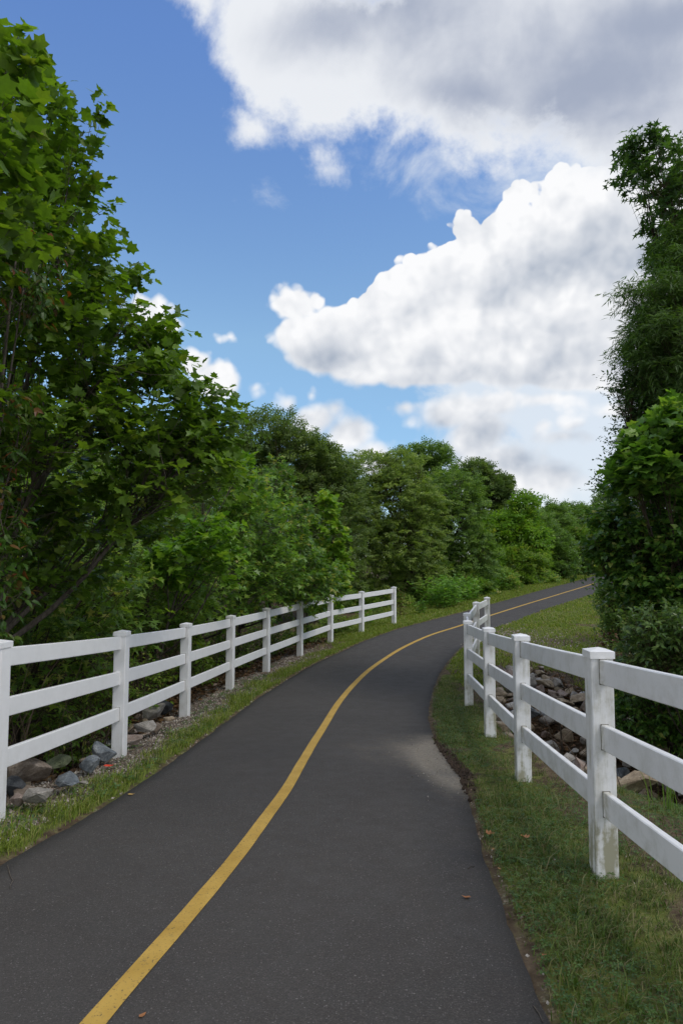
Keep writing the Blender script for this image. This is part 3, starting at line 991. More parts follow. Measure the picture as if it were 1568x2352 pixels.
def tubes(paths, sides):
    """paths: list of (pts(k,3), radii(k,)). Returns verts, quads"""
    Vs, Fs, off = [], [], 0
    ca = np.arange(sides) * 2 * math.pi / sides
    for P, r in paths:
        k = len(P)
        T = np.gradient(P, axis=0)
        T = unit(T)
        ref = np.array([0.31, 0.95, 0.05]) if abs(T[0][1]) < 0.8 else np.array([0.95, 0.2, 0.1])
        A = unit(np.cross(T, ref))
        B = np.cross(T, A)
        ring = P[:, None, :] + r[:, None, None] * (np.cos(ca)[None, :, None] * A[:, None, :] + np.sin(ca)[None, :, None] * B[:, None, :])
        Vs.append(ring.reshape(-1, 3))
        i = (np.arange(k) * sides)[:, None] + np.arange(sides)[None, :] + off
        j = np.roll(i, -1, axis=1)
        Fs.append(np.stack([i[:-1], j[:-1], j[1:], i[1:]], -1).reshape(-1, 4))
        off += k * sides
    return np.concatenate(Vs), np.concatenate(Fs)


def bent(a, b, n, wob_, sag=0.0, r=None):
    r = r or rng
    q = np.linspace(0, 1, n)[:, None]
    L = np.linalg.norm(b - a)
    P = a * (1 - q) + b * q
    w1, w2 = (r.random(3) - 0.5), (r.random(3) - 0.5)
    P = P + np.sin(q * math.pi) * w1 * wob_ * L + np.sin(q * 2 * math.pi) * w2 * wob_ * 0.6 * L
    P[:, 2] += (np.sin(q[:, 0] * math.pi)) * sag * L
    return P


def at(x, y, depth):
    """The world point that stands at the photograph's (x, y), a given distance ahead."""
    d = px_dir(x, y)
    return np.array(d) * (depth / d.y)


def env_px(lst):
    """crown lobes written as (x, y, depth, half-width px, half-height px, half-depth m[, weight])"""
    out = []
    for e in lst:
        c = at(*e[:3])
        s = e[2] / FPX
        out.append((c, np.array([e[3] * s, e[5], e[4] * s]), e[6] if len(e) > 6 else 1.0))
    return out


def make_tree(name, cat, label, base, lobes, n_tips, shape, mat, leaf, per_twig, twig=0.35, trunk_r=0.06, bark=None, droop=0.15,
              limbs=9, single=0, tilt=0.55, shell=0.55, group=None, flat=1.0, seed=1, up_bias=0.25, twig_r=0.004, bare=0.0, wood=True):
    r = np.random.default_rng(seed)
    bark = bark or M_BARKD
    bx, by = base
    bz = float(height(bx, by))
    root = empty(name, (bx, by, bz))
    org = np.array([bx, by, bz])
    tag(root, label, cat, group)
    vol = np.array([w_ * np.prod(s) ** (2 / 3) for _, s, w_ in lobes])
    pick = r.choice(len(lobes), n_tips, p=vol / vol.sum())
    d = unit(r.normal(size=(n_tips, 3)))
    rad = r.random(n_tips) ** (1 / 3) * (1 - shell) + shell * (1 - 0.25 * r.random(n_tips) ** 2)
    rad *= 1 + 0.16 * r.normal(size=n_tips) * (r.random(n_tips) < 0.35)
    C = np.array([c for c, _, _ in lobes])[pick]
    S = np.array([s for _, s, _ in lobes])[pick]
    tips = C + d * rad[:, None] * S
    tips[:, 2] = np.maximum(tips[:, 2], height(tips[:, 0], tips[:, 1]) + 0.12)
    # trunk: rises through the middle of the crown
    top = max(lobes, key=lambda l: l[0][2] + l[1][2])
    ttop = top[0] + np.array([0, 0, top[1][2] * 0.55])
    k = 9
    Ptr = bent(org + np.array([0, 0, -0.25]), ttop, k, 0.05, 0, r)
    q = np.linspace(0, 1, k)
    # go up first, lean later
    lean = (ttop - org)[:2]
    Ptr[:, :2] = org[:2] + lean[None] * (q ** 1.6)[:, None] + (Ptr[:, :2] - (org[:2] * (1 - q[:, None]) + ttop[:2] * q[:, None]))
    rtr = trunk_r * (1 - 0.85 * q) + 0.004
    rtr[0] *= 1.25
    # limbs reach the centres of groups of tips
    seeds = tips[r.choice(n_tips, limbs, replace=False)]
    for _ in range(3):
        lab = np.argmin(((tips[:, None] - seeds[None]) ** 2).sum(-1), 1)
        for j in range(limbs):
            if (lab == j).any():
                seeds[j] = tips[lab == j].mean(0)
    big, small, twigs = [(Ptr, rtr)], [], []
    TP, TD = [], []
    for j in range(limbs):
        mem = np.where(lab == j)[0]
        if not len(mem):
            continue
        c = seeds[j]
        hz = np.clip((c[2] - org[2]) * 0.62 - 0.25 * np.linalg.norm(c[:2] - org[:2]), 0.25, ttop[2] - org[2])
        i0 = np.argmin(np.abs(Ptr[:, 2] - org[2] - hz))
        a = Ptr[i0]
        far = tips[mem[np.argmax(np.linalg.norm(tips[mem] - a, axis=1))]]
        e = c * 0.45 + far * 0.55
        L = bent(a, e, 8, 0.07, -0.05, r)
        r0 = min(rtr[i0] * 0.75, 0.013 + 0.0045 * math.sqrt(len(mem)) * trunk_r * 9)
        big.append((L, np.linspace(r0, 0.005, 8)))
        ns = max(2, int(len(mem) / 12))
        sd = tips[r.choice(mem, min(ns, len(mem)), replace=False)]
        sl = np.argmin(((tips[mem][:, None] - sd[None]) ** 2).sum(-1), 1)
        for s_ in range(len(sd)):
            mm = mem[sl == s_]
            if not len(mm):
                continue
            cc = tips[mm].mean(0)
            # a side branch leaves the limb a little below its target
            g = np.linalg.norm(L - cc, axis=1)
            i1 = max(0, np.argmin(g) - 2)
            B = bent(L[i1], cc, 5, 0.10, -0.04, r)
            small.append((B, np.linspace(max(0.005, r0 * 0.35), 0.003, 5)))
            for m_ in mm:
                tp = tips[m_]
                i2 = r.integers(1, 5)
                a2 = B[i2]
                dd = tp - a2
                ln = np.linalg.norm(dd)
                if ln > 1e-3:
                    end = tp + dd / ln * 0.05
                    twigs.append((bent(a2, end, 3, 0.08, -0.05, r), np.array([twig_r, twig_r * .8, twig_r * .5])))
                out_ = unit((dd / max(ln, 1e-3) + 0.5 * unit(tp - org) + 0.35 * r.normal(size=3))[None])[0]
                out_[2] = out_[2] * flat - droop
                TP.append(tp)
                TD.append(unit(out_[None])[0])
    TP, TD = np.array(TP), np.array(TD)
    if wood:
        V, F = tubes(big, 7)
        link('trunk', mesh_np('trunk', V - org, F, [bark], True), root)
        V, F = tubes(small + [], 4)
        V2, F2 = tubes(twigs, 3)
        link('branches', mesh_np('branches', np.concatenate([V, V2]) - org, [F, F2 + len(V)], [M_TWIG if bark is M_BARKD else bark], True), root)
    # leaves alternate along each twig
    keep = r.random(len(TP)) >= bare
    TP, TD = TP[keep], TD[keep]
    nt = len(TP)
    kk_ = per_twig
    s = (np.arange(kk_)[None] + r.random((nt, kk_)) * 0.8) / kk_
    tl = twig * (0.6 + 0.8 * r.random(nt))
    side = unit(np.cross(TD, np.array([0, 0, 1.0]) + 0.3 * r.normal(size=(nt, 3))))
    pos = TP[:, None] + TD[:, None] * ((s - 0.45) * tl[:, None])[..., None]
    pos[..., 2] -= (s ** 2) * tl[:, None] * droop * 0.6
    sg = np.where(np.arange(kk_) % 2 == 0, 1.0, -1.0)[None, :, None]
    ld = TD[:, None] * 0.55 + side[:, None] * sg * 0.8 + 0.35 * r.normal(size=(nt, kk_, 3))
    ld[..., 2] -= droop
    pos = pos.reshape(-1, 3)
    ld = unit(ld.reshape(-1, 3))
    upv = unit(np.array([0, 0, 1.0]) * (1 + up_bias) + tilt * r.normal(size=ld.shape) + 0.35 * unit(pos - org))
    size = leaf * (0.62 + 0.62 * r.random(len(pos)))
    pos = pos + ld * (size * 0.1)[:, None]
    R = leaf_frames(ld, upv)
    rnd = r.random(len(pos))
    # clumps share a tone
    rnd = np.clip(0.6 * rnd + 0.4 * np.repeat(r.random(nt), kk_), 0, 0.999)
    if single:
        dist = np.linalg.norm(pos, axis=1)
        pxs = 784 + FPX * pos[:, 0] / np.maximum(pos[:, 1], 0.1)
        vis = (pxs > -20) & (pxs < 1590) & (pos[:, 1] > 0.5)
        score = size / dist * np.where(vis, 1, 0)
        order = np.argsort(-score)[:single]
        kinds = [leaves_to_mesh('leaf', shape, np.zeros((1, 3)), np.eye(3)[None], np.ones(1), mat, np.array([v])) for v in (0.0, 0.3, 0.6, 0.85)]
        for i in order:
            o = bpy.data.objects.new('leaf', kinds[int(rnd[i] * 4)])
            COL.objects.link(o)
            o.parent = root
            M = Matrix(R[i].tolist()).to_4x4() @ Matrix.Scale(float(size[i]), 4)
            M.translation = Vector(pos[i] - org)
            o.matrix_local = M
        mk = np.ones(len(pos), bool)
        mk[order] = False
        pos, R, size, rnd = pos[mk], R[mk], size[mk], rnd[mk]
    crown = link('crown', leaves_to_mesh('crown', shape, pos - org, R, size, mat, rnd), root)
    crown['kind'] = 'stuff'
    return root


# ------------------------------------------------------------------ trees along the left
make_tree('sycamore_tree', 'tree', 'tall young sycamore with big lobed leaves and long limbs sweeping out over the left fence', (-3.85, 7.4),
          env_px([(60, 290, 6.7, 120, 110, .8, .75), (190, 290, 6.5, 72, 75, .5, 0.5), (90, 470, 6.8, 130, 130, 1.0, .8), (150, 640, 7.0, 160, 120, 1.2), (230, 800, 7.2, 190, 120, 1.3), (370, 790, 7.2, 50, 50, .5, .6),
                  (330, 930, 7.4, 180, 110, 1.3), (470, 980, 7.4, 70, 90, .7), (430, 1080, 7.6, 120, 90, 1.0), (180, 1040, 7.2, 200, 120, 1.5), (-120, 800, 7.6, 200, 400, 1.6),
                  (60, 1210, 7.6, 110, 90, 1.0, .9), (250, 1190, 7.9, 150, 80, 1.0, 1.0), (120, 1320, 7.9, 150, 60, 1.0, .8)]),
          1380, SYCAMORE, M_SYC, 0.106, 12, twig=0.42, trunk_r=0.065, bark=M_BARK, limbs=16, single=300, seed=11, shell=0.4)
make_tree('sycamore_sapling', 'tree', 'near sycamore at the left edge whose huge leaves hang highest over the fence', (-4.0, 4.3),
          env_px([(-20, 130, 4.7, 85, 70, .5), (-10, 330, 4.4, 60, 110, .4), (-50, 520, 4.4, 80, 100, .5), (-300, 400, 4.6, 200, 380, 1.0), (-160, 900, 4.8, 110, 200, .6)]),
          190, SYCAMORE, M_SYC, 0.125, 10, twig=0.4, trunk_r=0.05, bark=M_BARK, limbs=8, single=150, seed=12)
make_tree('dogwood_tree', 'tree', 'slender small tree with drooping oval leaves turning red beside the leftmost fence post', (-3.15, 5.75),
          env_px([(10, 960, 5.8, 70, 120, .4), (0, 1180, 5.8, 55, 130, .35), (5, 1370, 5.8, 45, 110, .3), (40, 620, 5.8, 100, 120, .45, .8), (-90, 1000, 5.7, 70, 300, .4)]),
          300, OVATE, M_RED, 0.085, 10, twig=0.28, trunk_r=0.026, bark=M_BARK, limbs=9, droop=0.55, single=120, seed=13)
make_tree('sweetgum_tree', 'tree', 'bushy light green sweetgum with star leaves, nearest to the big sycamore', (-3.0, 14.6),
          env_px([(560, 1120, 14.4, 60, 70, .7), (570, 1220, 14.4, 95, 100, 1.1), (520, 1330, 14.2, 120, 100, 1.2), (470, 1150, 14.6, 80, 100, 1.0), (620, 1310, 14.4, 70, 80, .8)]),
          700, SWEETGUM, M_GUM, 0.125, 11, twig=0.36, trunk_r=0.05, bark=M_BARK, limbs=12, seed=14)
make_tree('sweetgum_tree', 'tree', 'bushy light green sweetgum standing behind the middle of the left fence', (-2.5, 17.0),
          env_px([(640, 1110, 16.6, 35, 50, .5), (650, 1200, 16.5, 75, 75, .9), (665, 1300, 16.4, 85, 85, 1.0), (720, 1340, 16.6, 60, 60, .8), (600, 1380, 16, 70, 50, .8)]),
          560, SWEETGUM, M_GUM, 0.125, 11, twig=0.34, trunk_r=0.04, bark=M_BARK, limbs=10, seed=15)
make_tree('sycamore_sapling', 'tree', 'yellow-green sapling with a pointed top above the fence left of the dark elms', (-0.95, 19.6),
          env_px([(752, 1165, 19.4, 26, 38, .35), (742, 1230, 19.4, 40, 45, .45), (780, 1250, 19.4, 28, 40, .4), (765, 1320, 19.4, 45, 50, .6), (735, 1370, 19.2, 50, 40, .6)]),
          190, SYCAMORE, M_SYCB, 0.15, 9, twig=0.3, trunk_r=0.03, bark=M_BARK, limbs=7, seed=16, droop=0.0)
make_tree('sycamore_sapling', 'tree', 'low yellow-green sapling peeping from under the big sycamore limbs', (-3.1, 11.6),
          env_px([(480, 1235, 11.3, 65, 45, .6), (410, 1290, 11.3, 60, 50, .6), (545, 1070, 11.6, 30, 40, .4), (520, 1300, 11.3, 45, 50, .5)]),
          150, SYCAMORE, M_SYCB, 0.13, 9, twig=0.3, trunk_r=0.025, bark=M_BARK, limbs=6, seed=17)

# the shaded wood behind the left fence
wood_spots = [(-4.4, 9.6, 3.4, 1.5, 'thin grey trunk leaning right in the shade behind the second fence bay'),
              (-5.6, 8.8, 4.6, 1.8, 'dark slender tree behind the rock pile'),
              (-3.6, 12.3, 3.0, 1.3, 'small shaded tree behind the third and fourth fence posts'),
              (-6.3, 11.8, 5.0, 2.0, 'taller shaded tree deep behind the first fence bay'),
              (-4.7, 14.6, 4.2, 1.8, 'shaded tree behind the nearer sweetgum'),
              (-7.6, 9.2, 5.5, 2.2, 'leafy tree at the far left of the shaded wood'),
              (-7.0, 15.0, 6.0, 2.4, 'tall tree deep in the wood behind the big sycamore'),
              (-5.0, 18.5, 5.5, 2.2, 'round tree filling the gap behind the sweetgums'),
              (-9.5, 12.5, 6.5, 2.6, 'broad tree at the back left of the wood'),
              (-9.0, 19.0, 7.0, 3.0, 'broad tree at the back of the wood'),
              (-13.5, 14.0, 7.0, 3.0, 'distant wood tree beyond the back left'),
              (-5.4, 5.6, 5.0, 1.5, 'tree in the wood left of the frame edge')]
for i, (x, y, h_, rr, lb) in enumerate(wood_spots):
    z0 = float(height(x, y))
    lob = [(np.array([x + 0.15 * rr, y, z0 + h_ * 0.68]), np.array([rr, rr, h_ * 0.34]), 1.0),
           (np.array([x + 0.5, y - 0.2, z0 + h_ * 0.38]), np.array([rr * 0.8, rr * 0.8, h_ * 0.22]), 0.7)][:2 if i % 3 == 0 else 1]
    make_tree('woodland_tree', 'tree', lb, (x, y), lob, int(220 + 75 * rr * rr), OVATE if i % 2 else SWEETGUM, M_UND, 0.12 + 0.012 * rr, 8, twig=0.45, trunk_r=0.04 + 0.012 * rr,
              bark=M_BARKD, limbs=11, seed=30 + i, shell=0.35, group='trees of the shaded wood behind the left fence')

# undergrowth shrubs along the back of the left fence
und = [(-3.3, 8.9, .55, .75, 'low leafy bush behind the second fence bay'), (-4.4, 8.0, .8, 1.0, 'leafy bush above the rock pile'), (-5.6, 6.8, .9, 1.2, 'bush behind the leftmost fence bay'),
       (-3.2, 10.9, .6, .9, 'bush behind the third fence bay'), (-4.6, 11.4, .9, 1.3, 'broad bush behind the third fence post'), (-2.9, 13.0, .6, 1.0, 'bush behind the fourth fence bay'),
       (-2.5, 15.2, .6, .9, 'bush behind the fifth fence bay'), (-3.9, 15.4, 1.0, 1.4, 'broad bush under the sweetgums'), (-1.75, 17.2, .55, .8, 'bush behind the sixth fence bay'),
       (-1.1, 19.1, .5, .7, 'bush behind the seventh fence bay'), (-0.2, 21.3, .5, .6, 'low bush behind the eighth fence bay'), (-7.2, 7.6, 1.2, 1.6, 'big bush at the left edge of the wood'),
       (-6.0, 13.6, 1.3, 1.7, 'bush deep in the left wood'), (-3.0, 19.8, 1.2, 1.5, 'bush between the sweetgum and the dark oak'), (-8.6, 10.4, 1.4, 1.8, 'large bush deep in the wood on the left')]
for i, (x, y, rr, hh, lb) in enumerate(und):
    z0 = float(height(x, y))
    lob = [(np.array([x, y, z0 + hh * 0.5]), np.array([rr, rr, hh * 0.52]), 1.0)]
    make_tree('undergrowth_bush', 'bush', lb, (x, y), lob, int(120 + 180 * rr), OVATE, M_UND, 0.075, 8, twig=0.25, trunk_r=0.014, limbs=7, seed=60 + i, shell=0.3,
              group='undergrowth bushes behind the left fence', bare=0.25)

# ------------------------------------------------------------------ trees beyond the bend
def far_tree(name, cat, label, base, lobes, n, mat, leaf=0.10, per=9, seed=1, **kw):
    K = kw.pop('K', 1.25)
    base = (base[0] * K, base[1] * K)
    lobes = [(l[0], l[1], l[2] * K, l[3] * 1.15, l[4] * 1.06, l[5] * K) + tuple(l[6:]) for l in lobes]
    n = int(n * 1.35)
    leaf = leaf * (1.1 + (K - 1) * 0.6)
    kw.setdefault('twig', 0.55)
    kw.setdefault('trunk_r', 0.13)
    kw.setdefault('limbs', 14)
    kw.setdefault('twig_r', 0.006)
    return make_tree(name, cat, label, base, env_px(lobes), n, SPRAY, mat, leaf * 1.9, per, seed=seed, **kw)


far_tree('oak_tree', 'tree', 'dark rounded oak with see-through crown rising above the sweetgums', (-2.9, 27.5),
         [(620, 1005, 27, 80, 60, 2.0), (790, 1110, 28, 40, 60, 1.8), (720, 1040, 28, 45, 40, 1.6), (560, 1090, 27, 60, 80, 1.8), (680, 1050, 27.5, 75, 60, 2.2), (740, 1090, 28, 60, 60, 2.0), (640, 1150, 27, 110, 90, 2.4), (760, 1200, 27.5, 80, 120, 2.0), (720, 1320, 27, 90, 80, 2.0)],
         1500, M_OAK, 0.105, 9, 101, shell=0.45, K=1.08)
far_tree('elm_tree', 'tree', 'olive-green broad elm in the centre of the tree line', (2.2, 29.5),
         [(850, 1085, 29, 70, 50, 1.8), (920, 1070, 29, 50, 40, 1.6), (970, 1180, 29, 50, 80, 1.6), (805, 1180, 29, 50, 80, 1.6), (900, 1160, 28.6, 95, 80, 2.0), (930, 1250, 28.4, 80, 70, 1.8), (850, 1280, 28.6, 80, 90, 1.8), (960, 1330, 28.4, 60, 50, 1.4), (860, 1370, 28, 70, 40, 1.4)],
         1500, M_ELM, 0.095, 9, 102, flat=0.5, droop=0.25)
far_tree('elm_tree', 'tree', 'green elm with drooping sprays right of the olive one', (5.0, 32.0),
         [(1040, 1130, 31.5, 65, 50, 1.6), (1030, 1210, 31, 80, 70, 1.8), (1070, 1280, 31, 70, 60, 1.6), (1000, 1320, 30.6, 70, 60, 1.6), (1060, 1350, 30.6, 60, 40, 1.4)],
         1200, M_MID, 0.10, 9, 103, flat=0.5, droop=0.25)
far_tree('locust_tree', 'tree', 'feathery open-topped tree sticking up behind the elms', (4.6, 37.0),
         [(985, 1045, 37, 45, 24, 1.5, 1.5), (940, 1075, 37, 50, 30, 1.5), (1010, 1085, 37, 40, 40, 1.5), (1000, 1150, 37, 60, 60, 1.8)],
         420, M_MID, 0.13, 8, 104, shell=0.6, limbs=9)
far_tree('oak_tree', 'tree', 'small dark oak at the right end of the high tree line', (9.6, 42.0),
         [(1095, 1095, 42, 38, 36, 1.8), (1130, 1130, 42, 40, 34, 2.0), (1120, 1190, 42, 55, 60, 2.2), (1150, 1110, 42, 20, 18, 1.2)],
         750, M_OAK, 0.13, 9, 105, trunk_r=0.12)
far_tree('sycamore_tree', 'tree', 'bright green young sycamore at the low end of the tree line', (11.0, 38.5),
         [(1205, 1165, 38.5, 22, 34, .9), (1180, 1215, 38.5, 50, 40, 1.3), (1130, 1235, 38, 40, 50, 1.1), (1210, 1250, 38, 45, 50, 1.3), (1150, 1290, 37.5, 60, 40, 1.4)],
         560, M_SYCB, 0.19, 8, 106)
row = [(1235, 1230, 41, 36, 50, M_MID, 'bushy tree right of the bright sycamore'), (1275, 1215, 46, 36, 52, M_FAR, 'grey-green tree in the low distant row'), (1310, 1215, 50, 34, 50, M_MID, 'dark small tree in the low distant row'),
       (1345, 1215, 52, 34, 52, M_FAR, 'last grey-green tree before the hedge on the right'), (1262, 1262, 40, 44, 44, M_MID, 'round thicket under the distant row'), (1320, 1262, 44, 46, 44, M_UND, 'dark thicket above the far end of the path'),
       (1375, 1240, 50, 30, 60, M_UND, 'dark tree where the path leaves the view'), (1200, 1300, 37, 50, 34, M_UND, 'shrubby thicket at the foot of the bright sycamore'), (1400, 1200, 60, 50, 70, M_FAR, 'distant tree behind the end of the path'),
       (1480, 1190, 66, 60, 80, M_FAR, 'distant tree hidden behind the right hedge')]
for i, (x, y, dp, rx, ry, mt, lb) in enumerate(row):
    c = at(x, y, dp)
    far_tree('thicket_tree', 'tree', lb, (float(c[0]), float(c[1])), [(x, y, dp, rx, ry, 1.6), (x + 8, y + ry * 0.8, dp - .3, rx * 1.1, ry * 0.5, 1.5), (x - 10, y - ry * .6, dp, rx * .5, ry * .5, 1.0)],
             430, mt, 0.15, 8, 110 + i, group='low trees closing the far end of the path', limbs=9, trunk_r=0.08)
back = [(-6, 27, 7.5, 3.4, 'dark tree behind the left sweetgums'), (-11, 25, 8, 3.8, 'dark tree at the back of the left wood'), (-3, 42, 8.5, 4.0, 'tree at the back between oak and elm'), (4, 50, 8.0, 4.0, 'tree at the back behind the elms'),
        (-17, 22, 8, 4.0, 'tree at the far back left'), (-10, 34, 8, 4, 'tree in the second row behind the oak')]
for i, (x, y, h_, rr, lb) in enumerate(back):
    z0 = float(height(x, y))
    lob = [(np.array([x, y, z0 + h_ * 0.55]), np.array([rr, rr, h_ * 0.45]), 1.0)]
    make_tree('oak_tree', 'tree', lb, (x, y), lob, 650, SPRAY, M_OAK, 0.34, 8, twig=0.8, trunk_r=0.14, limbs=12, seed=130 + i, group='oaks standing at the back', twig_r=0.008)
foot = [(780, 1395, 26.5, 60, 36, 'dark thicket at the foot of the oak'), (880, 1395, 27, 60, 30, 'dark thicket at the foot of the olive elm'), (970, 1375, 28.5, 55, 30, 'thicket beyond the end of the left fence'),
        (1060, 1350, 30, 55, 30, 'thicket at the foot of the green elm'), (1130, 1335, 33, 50, 28, 'thicket behind the bright weeds')]
for i, (x, y, dp, rx, ry, lb) in enumerate(foot):
    c = at(x, y, dp)
    far_tree('thicket_bush', 'bush', lb, (float(c[0]), float(c[1])), [(x, y, dp, rx, ry, 1.0)], 260, M_UND if i != 2 else M_MID, 0.11, 8, 140 + i, group='thickets at the foot of the tree line', limbs=8, trunk_r=0.03)

# ------------------------------------------------------------------ the hedge and trees on the right
make_tree('sweetgum_tree', 'tree', 'tall dark sweetgum with pointed star leaves topping the right side', (6.9, 11.9),
          env_px([(1480, 340, 11, 45, 32, .5, 1.2), (1500, 400, 11, 65, 55, .8), (1545, 480, 11, 55, 70, .8), (1620, 440, 11.4, 90, 140, 1.0), (1600, 620, 11.5, 80, 130, 1.0), (1545, 570, 11.2, 48, 55, .6), (1440, 345, 11, 18, 16, .3, 1.5), (1660, 800, 12, 90, 200, 1.2)]),
          620, SWEETGUM, M_GUMD, 0.13, 11, twig=0.4, trunk_r=0.09, limbs=12, seed=201, droop=0.5)
make_tree('willow_tree', 'tree', 'willow with fine narrow leaves in the middle of the right side', (6.0, 10.9),
          env_px([(1550, 610, 10.6, 45, 55, .6), (1545, 560, 10.7, 36, 40, .5), (1515, 690, 10.4, 60, 50, .7), (1505, 770, 10.4, 66, 60, .8), (1540, 860, 10.5, 75, 60, .9), (1610, 740, 10.8, 90, 160, 1.0), (1470, 810, 10.4, 36, 40, .5, .6), (1450, 660, 10.4, 24, 24, .3, .5)]),
          1500, LANCE, M_WIL, 0.125, 34, twig=0.5, trunk_r=0.08, limbs=14, seed=202, droop=0.45, tilt=0.9)
make_tree('hornbeam_tree', 'tree', 'dark tree with flat feathery sprays under the willow', (5.9, 12.0),
          env_px([(1495, 930, 11, 55, 45, .8), (1445, 1010, 11.5, 28, 40, .5, .7), (1430, 1080, 11.5, 28, 30, .5, .7), (1408, 1120, 11.5, 24, 26, .4, .7), (1520, 1000, 11, 60, 80, .9), (1430, 880, 11, 26, 24, .4)]),
          800, OVATE, M_GUMD, 0.065, 18, twig=0.5, trunk_r=0.06, limbs=12, seed=203, flat=0.3, droop=0.05)
make_tree('pine_tree', 'tree', 'tuft of a dark pine showing at the edge of the right trees', (6.9, 15.0),
          env_px([(1440, 925, 14.4, 24, 28, .4), (1455, 985, 14.4, 30, 34, .4), (1500, 1000, 14.6, 50, 80, .7)]),
          120, NEEDLES, M_NEED, 0.13, 14, twig=0.2, trunk_r=0.06, limbs=7, seed=204, droop=-0.3)
make_tree('sycamore_tree', 'tree', 'bright green sycamore with large leaves halfway up the right hedge', (4.95, 9.5),
          env_px([(1545, 960, 8.9, 45, 40, .5), (1510, 1020, 8.9, 62, 50, .7), (1480, 1080, 8.9, 70, 50, .7), (1440, 1110, 9.0, 38, 30, .4), (1550, 1090, 9.1, 70, 90, .8), (1620, 1020, 9.2, 60, 100, .7)]),
          330, SYCAMORE, M_SYCR, 0.135, 10, twig=0.34, trunk_r=0.04, limbs=10, seed=205, single=220)
make_tree('vine_covered_tree', 'tree', 'dark tree smothered in vines leaning toward the far path on the right', (5.0, 10.6),
          env_px([(1400, 1195, 10.2, 36, 30, .5), (1450, 1210, 9.8, 70, 60, .8), (1410, 1265, 10, 45, 45, .5), (1375, 1255, 10.2, 22, 30, .3), (1520, 1260, 9.6, 90, 80, .9), (1480, 1330, 9.7, 70, 60, .8), (1550, 1380, 9.5, 80, 80, .9), (1440, 1310, 9.9, 32, 50, .4),
                  (1620, 1300, 9.6, 90, 150, .9)]),
          1500, HEART, M_VINE, 0.085, 12, twig=0.3, trunk_r=0.06, limbs=14, seed=206, droop=0.35, single=220, shell=0.5)
make_tree('green_shrub', 'bush', 'fresh green shrub at the lawn edge below the vines', (5.3, 13.0),
          env_px([(1405, 1385, 12.4, 34, 42, .5), (1425, 1440, 12.2, 40, 40, .5), (1390, 1350, 12.4, 20, 22, .3)]), 260, OVATE, M_MID, 0.07, 12, twig=0.25, trunk_r=0.02, limbs=7, seed=207)
make_tree('withered_shrub', 'bush', 'withered brown shrub beside the lawn under the fresh green one', (4.75, 11.9),
          env_px([(1400, 1490, 11.3, 26, 42, .4), (1430, 1520, 11.2, 40, 30, .4)]), 110, OVATE, M_DEAD, 0.07, 6, twig=0.25, trunk_r=0.012, limbs=7, seed=208, droop=0.5, bare=0.25)
make_tree('blue_green_shrub', 'bush', 'dark blue-green leafy shrub just above the top rail of the right fence', (4.5, 8.9),
          env_px([(1510, 1440, 8.0, 68, 50, .5), (1475, 1500, 8.1, 44, 34, .4), (1560, 1470, 8.1, 60, 60, .5), (1620, 1440, 8.2, 60, 60, .5)]), 480, OVATE, M_BLUE, 0.075, 13, twig=0.3, trunk_r=0.02, limbs=9, seed=209, droop=0.35)
make_tree('dark_shrub', 'bush', 'dark shrub seen between the rails of the right fence', (4.6, 9.7),
          env_px([(1460, 1570, 9.3, 50, 50, .6), (1480, 1650, 9.4, 60, 60, .6), (1550, 1600, 9.2, 80, 90, .8), (1440, 1640, 9.6, 36, 50, .4), (1620, 1650, 8.8, 80, 110, .8)]), 700, OVATE, M_VINE, 0.08, 12, twig=0.28, trunk_r=0.02, limbs=9, seed=210, droop=0.3)
hedge_more = [(6.3, 9.0, 1.2, 3.4, 'leafy thicket behind the blue-green shrub'), (7.4, 13.2, 1.5, 4.0, 'leafy thicket behind the vine covered tree'), (6.6, 7.0, 1.1, 2.6, 'leafy thicket right of the ditch'), (8.0, 10.6, 1.4, 4.5, 'thicket at the back of the right hedge'),
              (9.5, 17.5, 1.8, 4.0, 'thicket beyond the right hedge'), (7.2, 4.2, 1.2, 2.6, 'thicket right of the frame edge')]
for i, (x, y, rr, hh, lb) in enumerate(hedge_more):
    z0 = float(height(x, y))
    make_tree('hedge_tree', 'tree', lb, (x, y), [(np.array([x, y, z0 + hh * .55]), np.array([rr, rr, hh * .5]), 1)], 520, HEART, M_VINE, 0.12, 10, twig=0.35, trunk_r=0.05, limbs=9, seed=220 + i,
              group='thickets forming the right hedge')

# ------------------------------------------------------------------ stones
def rock_mesh(seed, n=12, sq=(1, .8, .65), sub=True):
    r = np.random.default_rng(seed)
    bm = __import__('bmesh').new()
    d = unit(r.normal(size=(n, 3))) * (0.82 + 0.25 * r.random((n, 1))) * np.array(sq) * 0.5
    # flatten some faces by clamping to random planes: quarried stone
    for _ in range(3):
        pn = unit(r.normal(size=3))
        lim = 0.22 + 0.12 * r.random()
        k = d @ pn
        d = d - np.maximum(k - lim, 0)[:, None] * pn
    for p in d:
        bm.verts.new(p)
    import bmesh
    res = bmesh.ops.convex_hull(bm, input=bm.verts)
    junk = [g for g in res['geom_interior'] if isinstance(g, bmesh.types.BMVert)]
    bmesh.ops.delete(bm, geom=junk, context='VERTS')
    bmesh.ops.dissolve_limit(bm, angle_limit=0.2, verts=bm.verts, edges=bm.edges)
    bmesh.ops.bevel(bm, geom=bm.edges[:], offset=0.03, segments=1, affect='EDGES')
    bmesh.ops.triangulate(bm, faces=bm.faces[:])
    if sub:
        bmesh.ops.subdivide_edges(bm, edges=[e for e in bm.edges if e.calc_length() > 0.18], cuts=1, use_grid_fill=True)
        for v in bm.verts:
            v.co += Vector((r.random(3) - 0.5) * 0.022)
    me_ = bpy.data.meshes.new('rock')
    bm.to_mesh(me_)
    bm.free()
    return me_


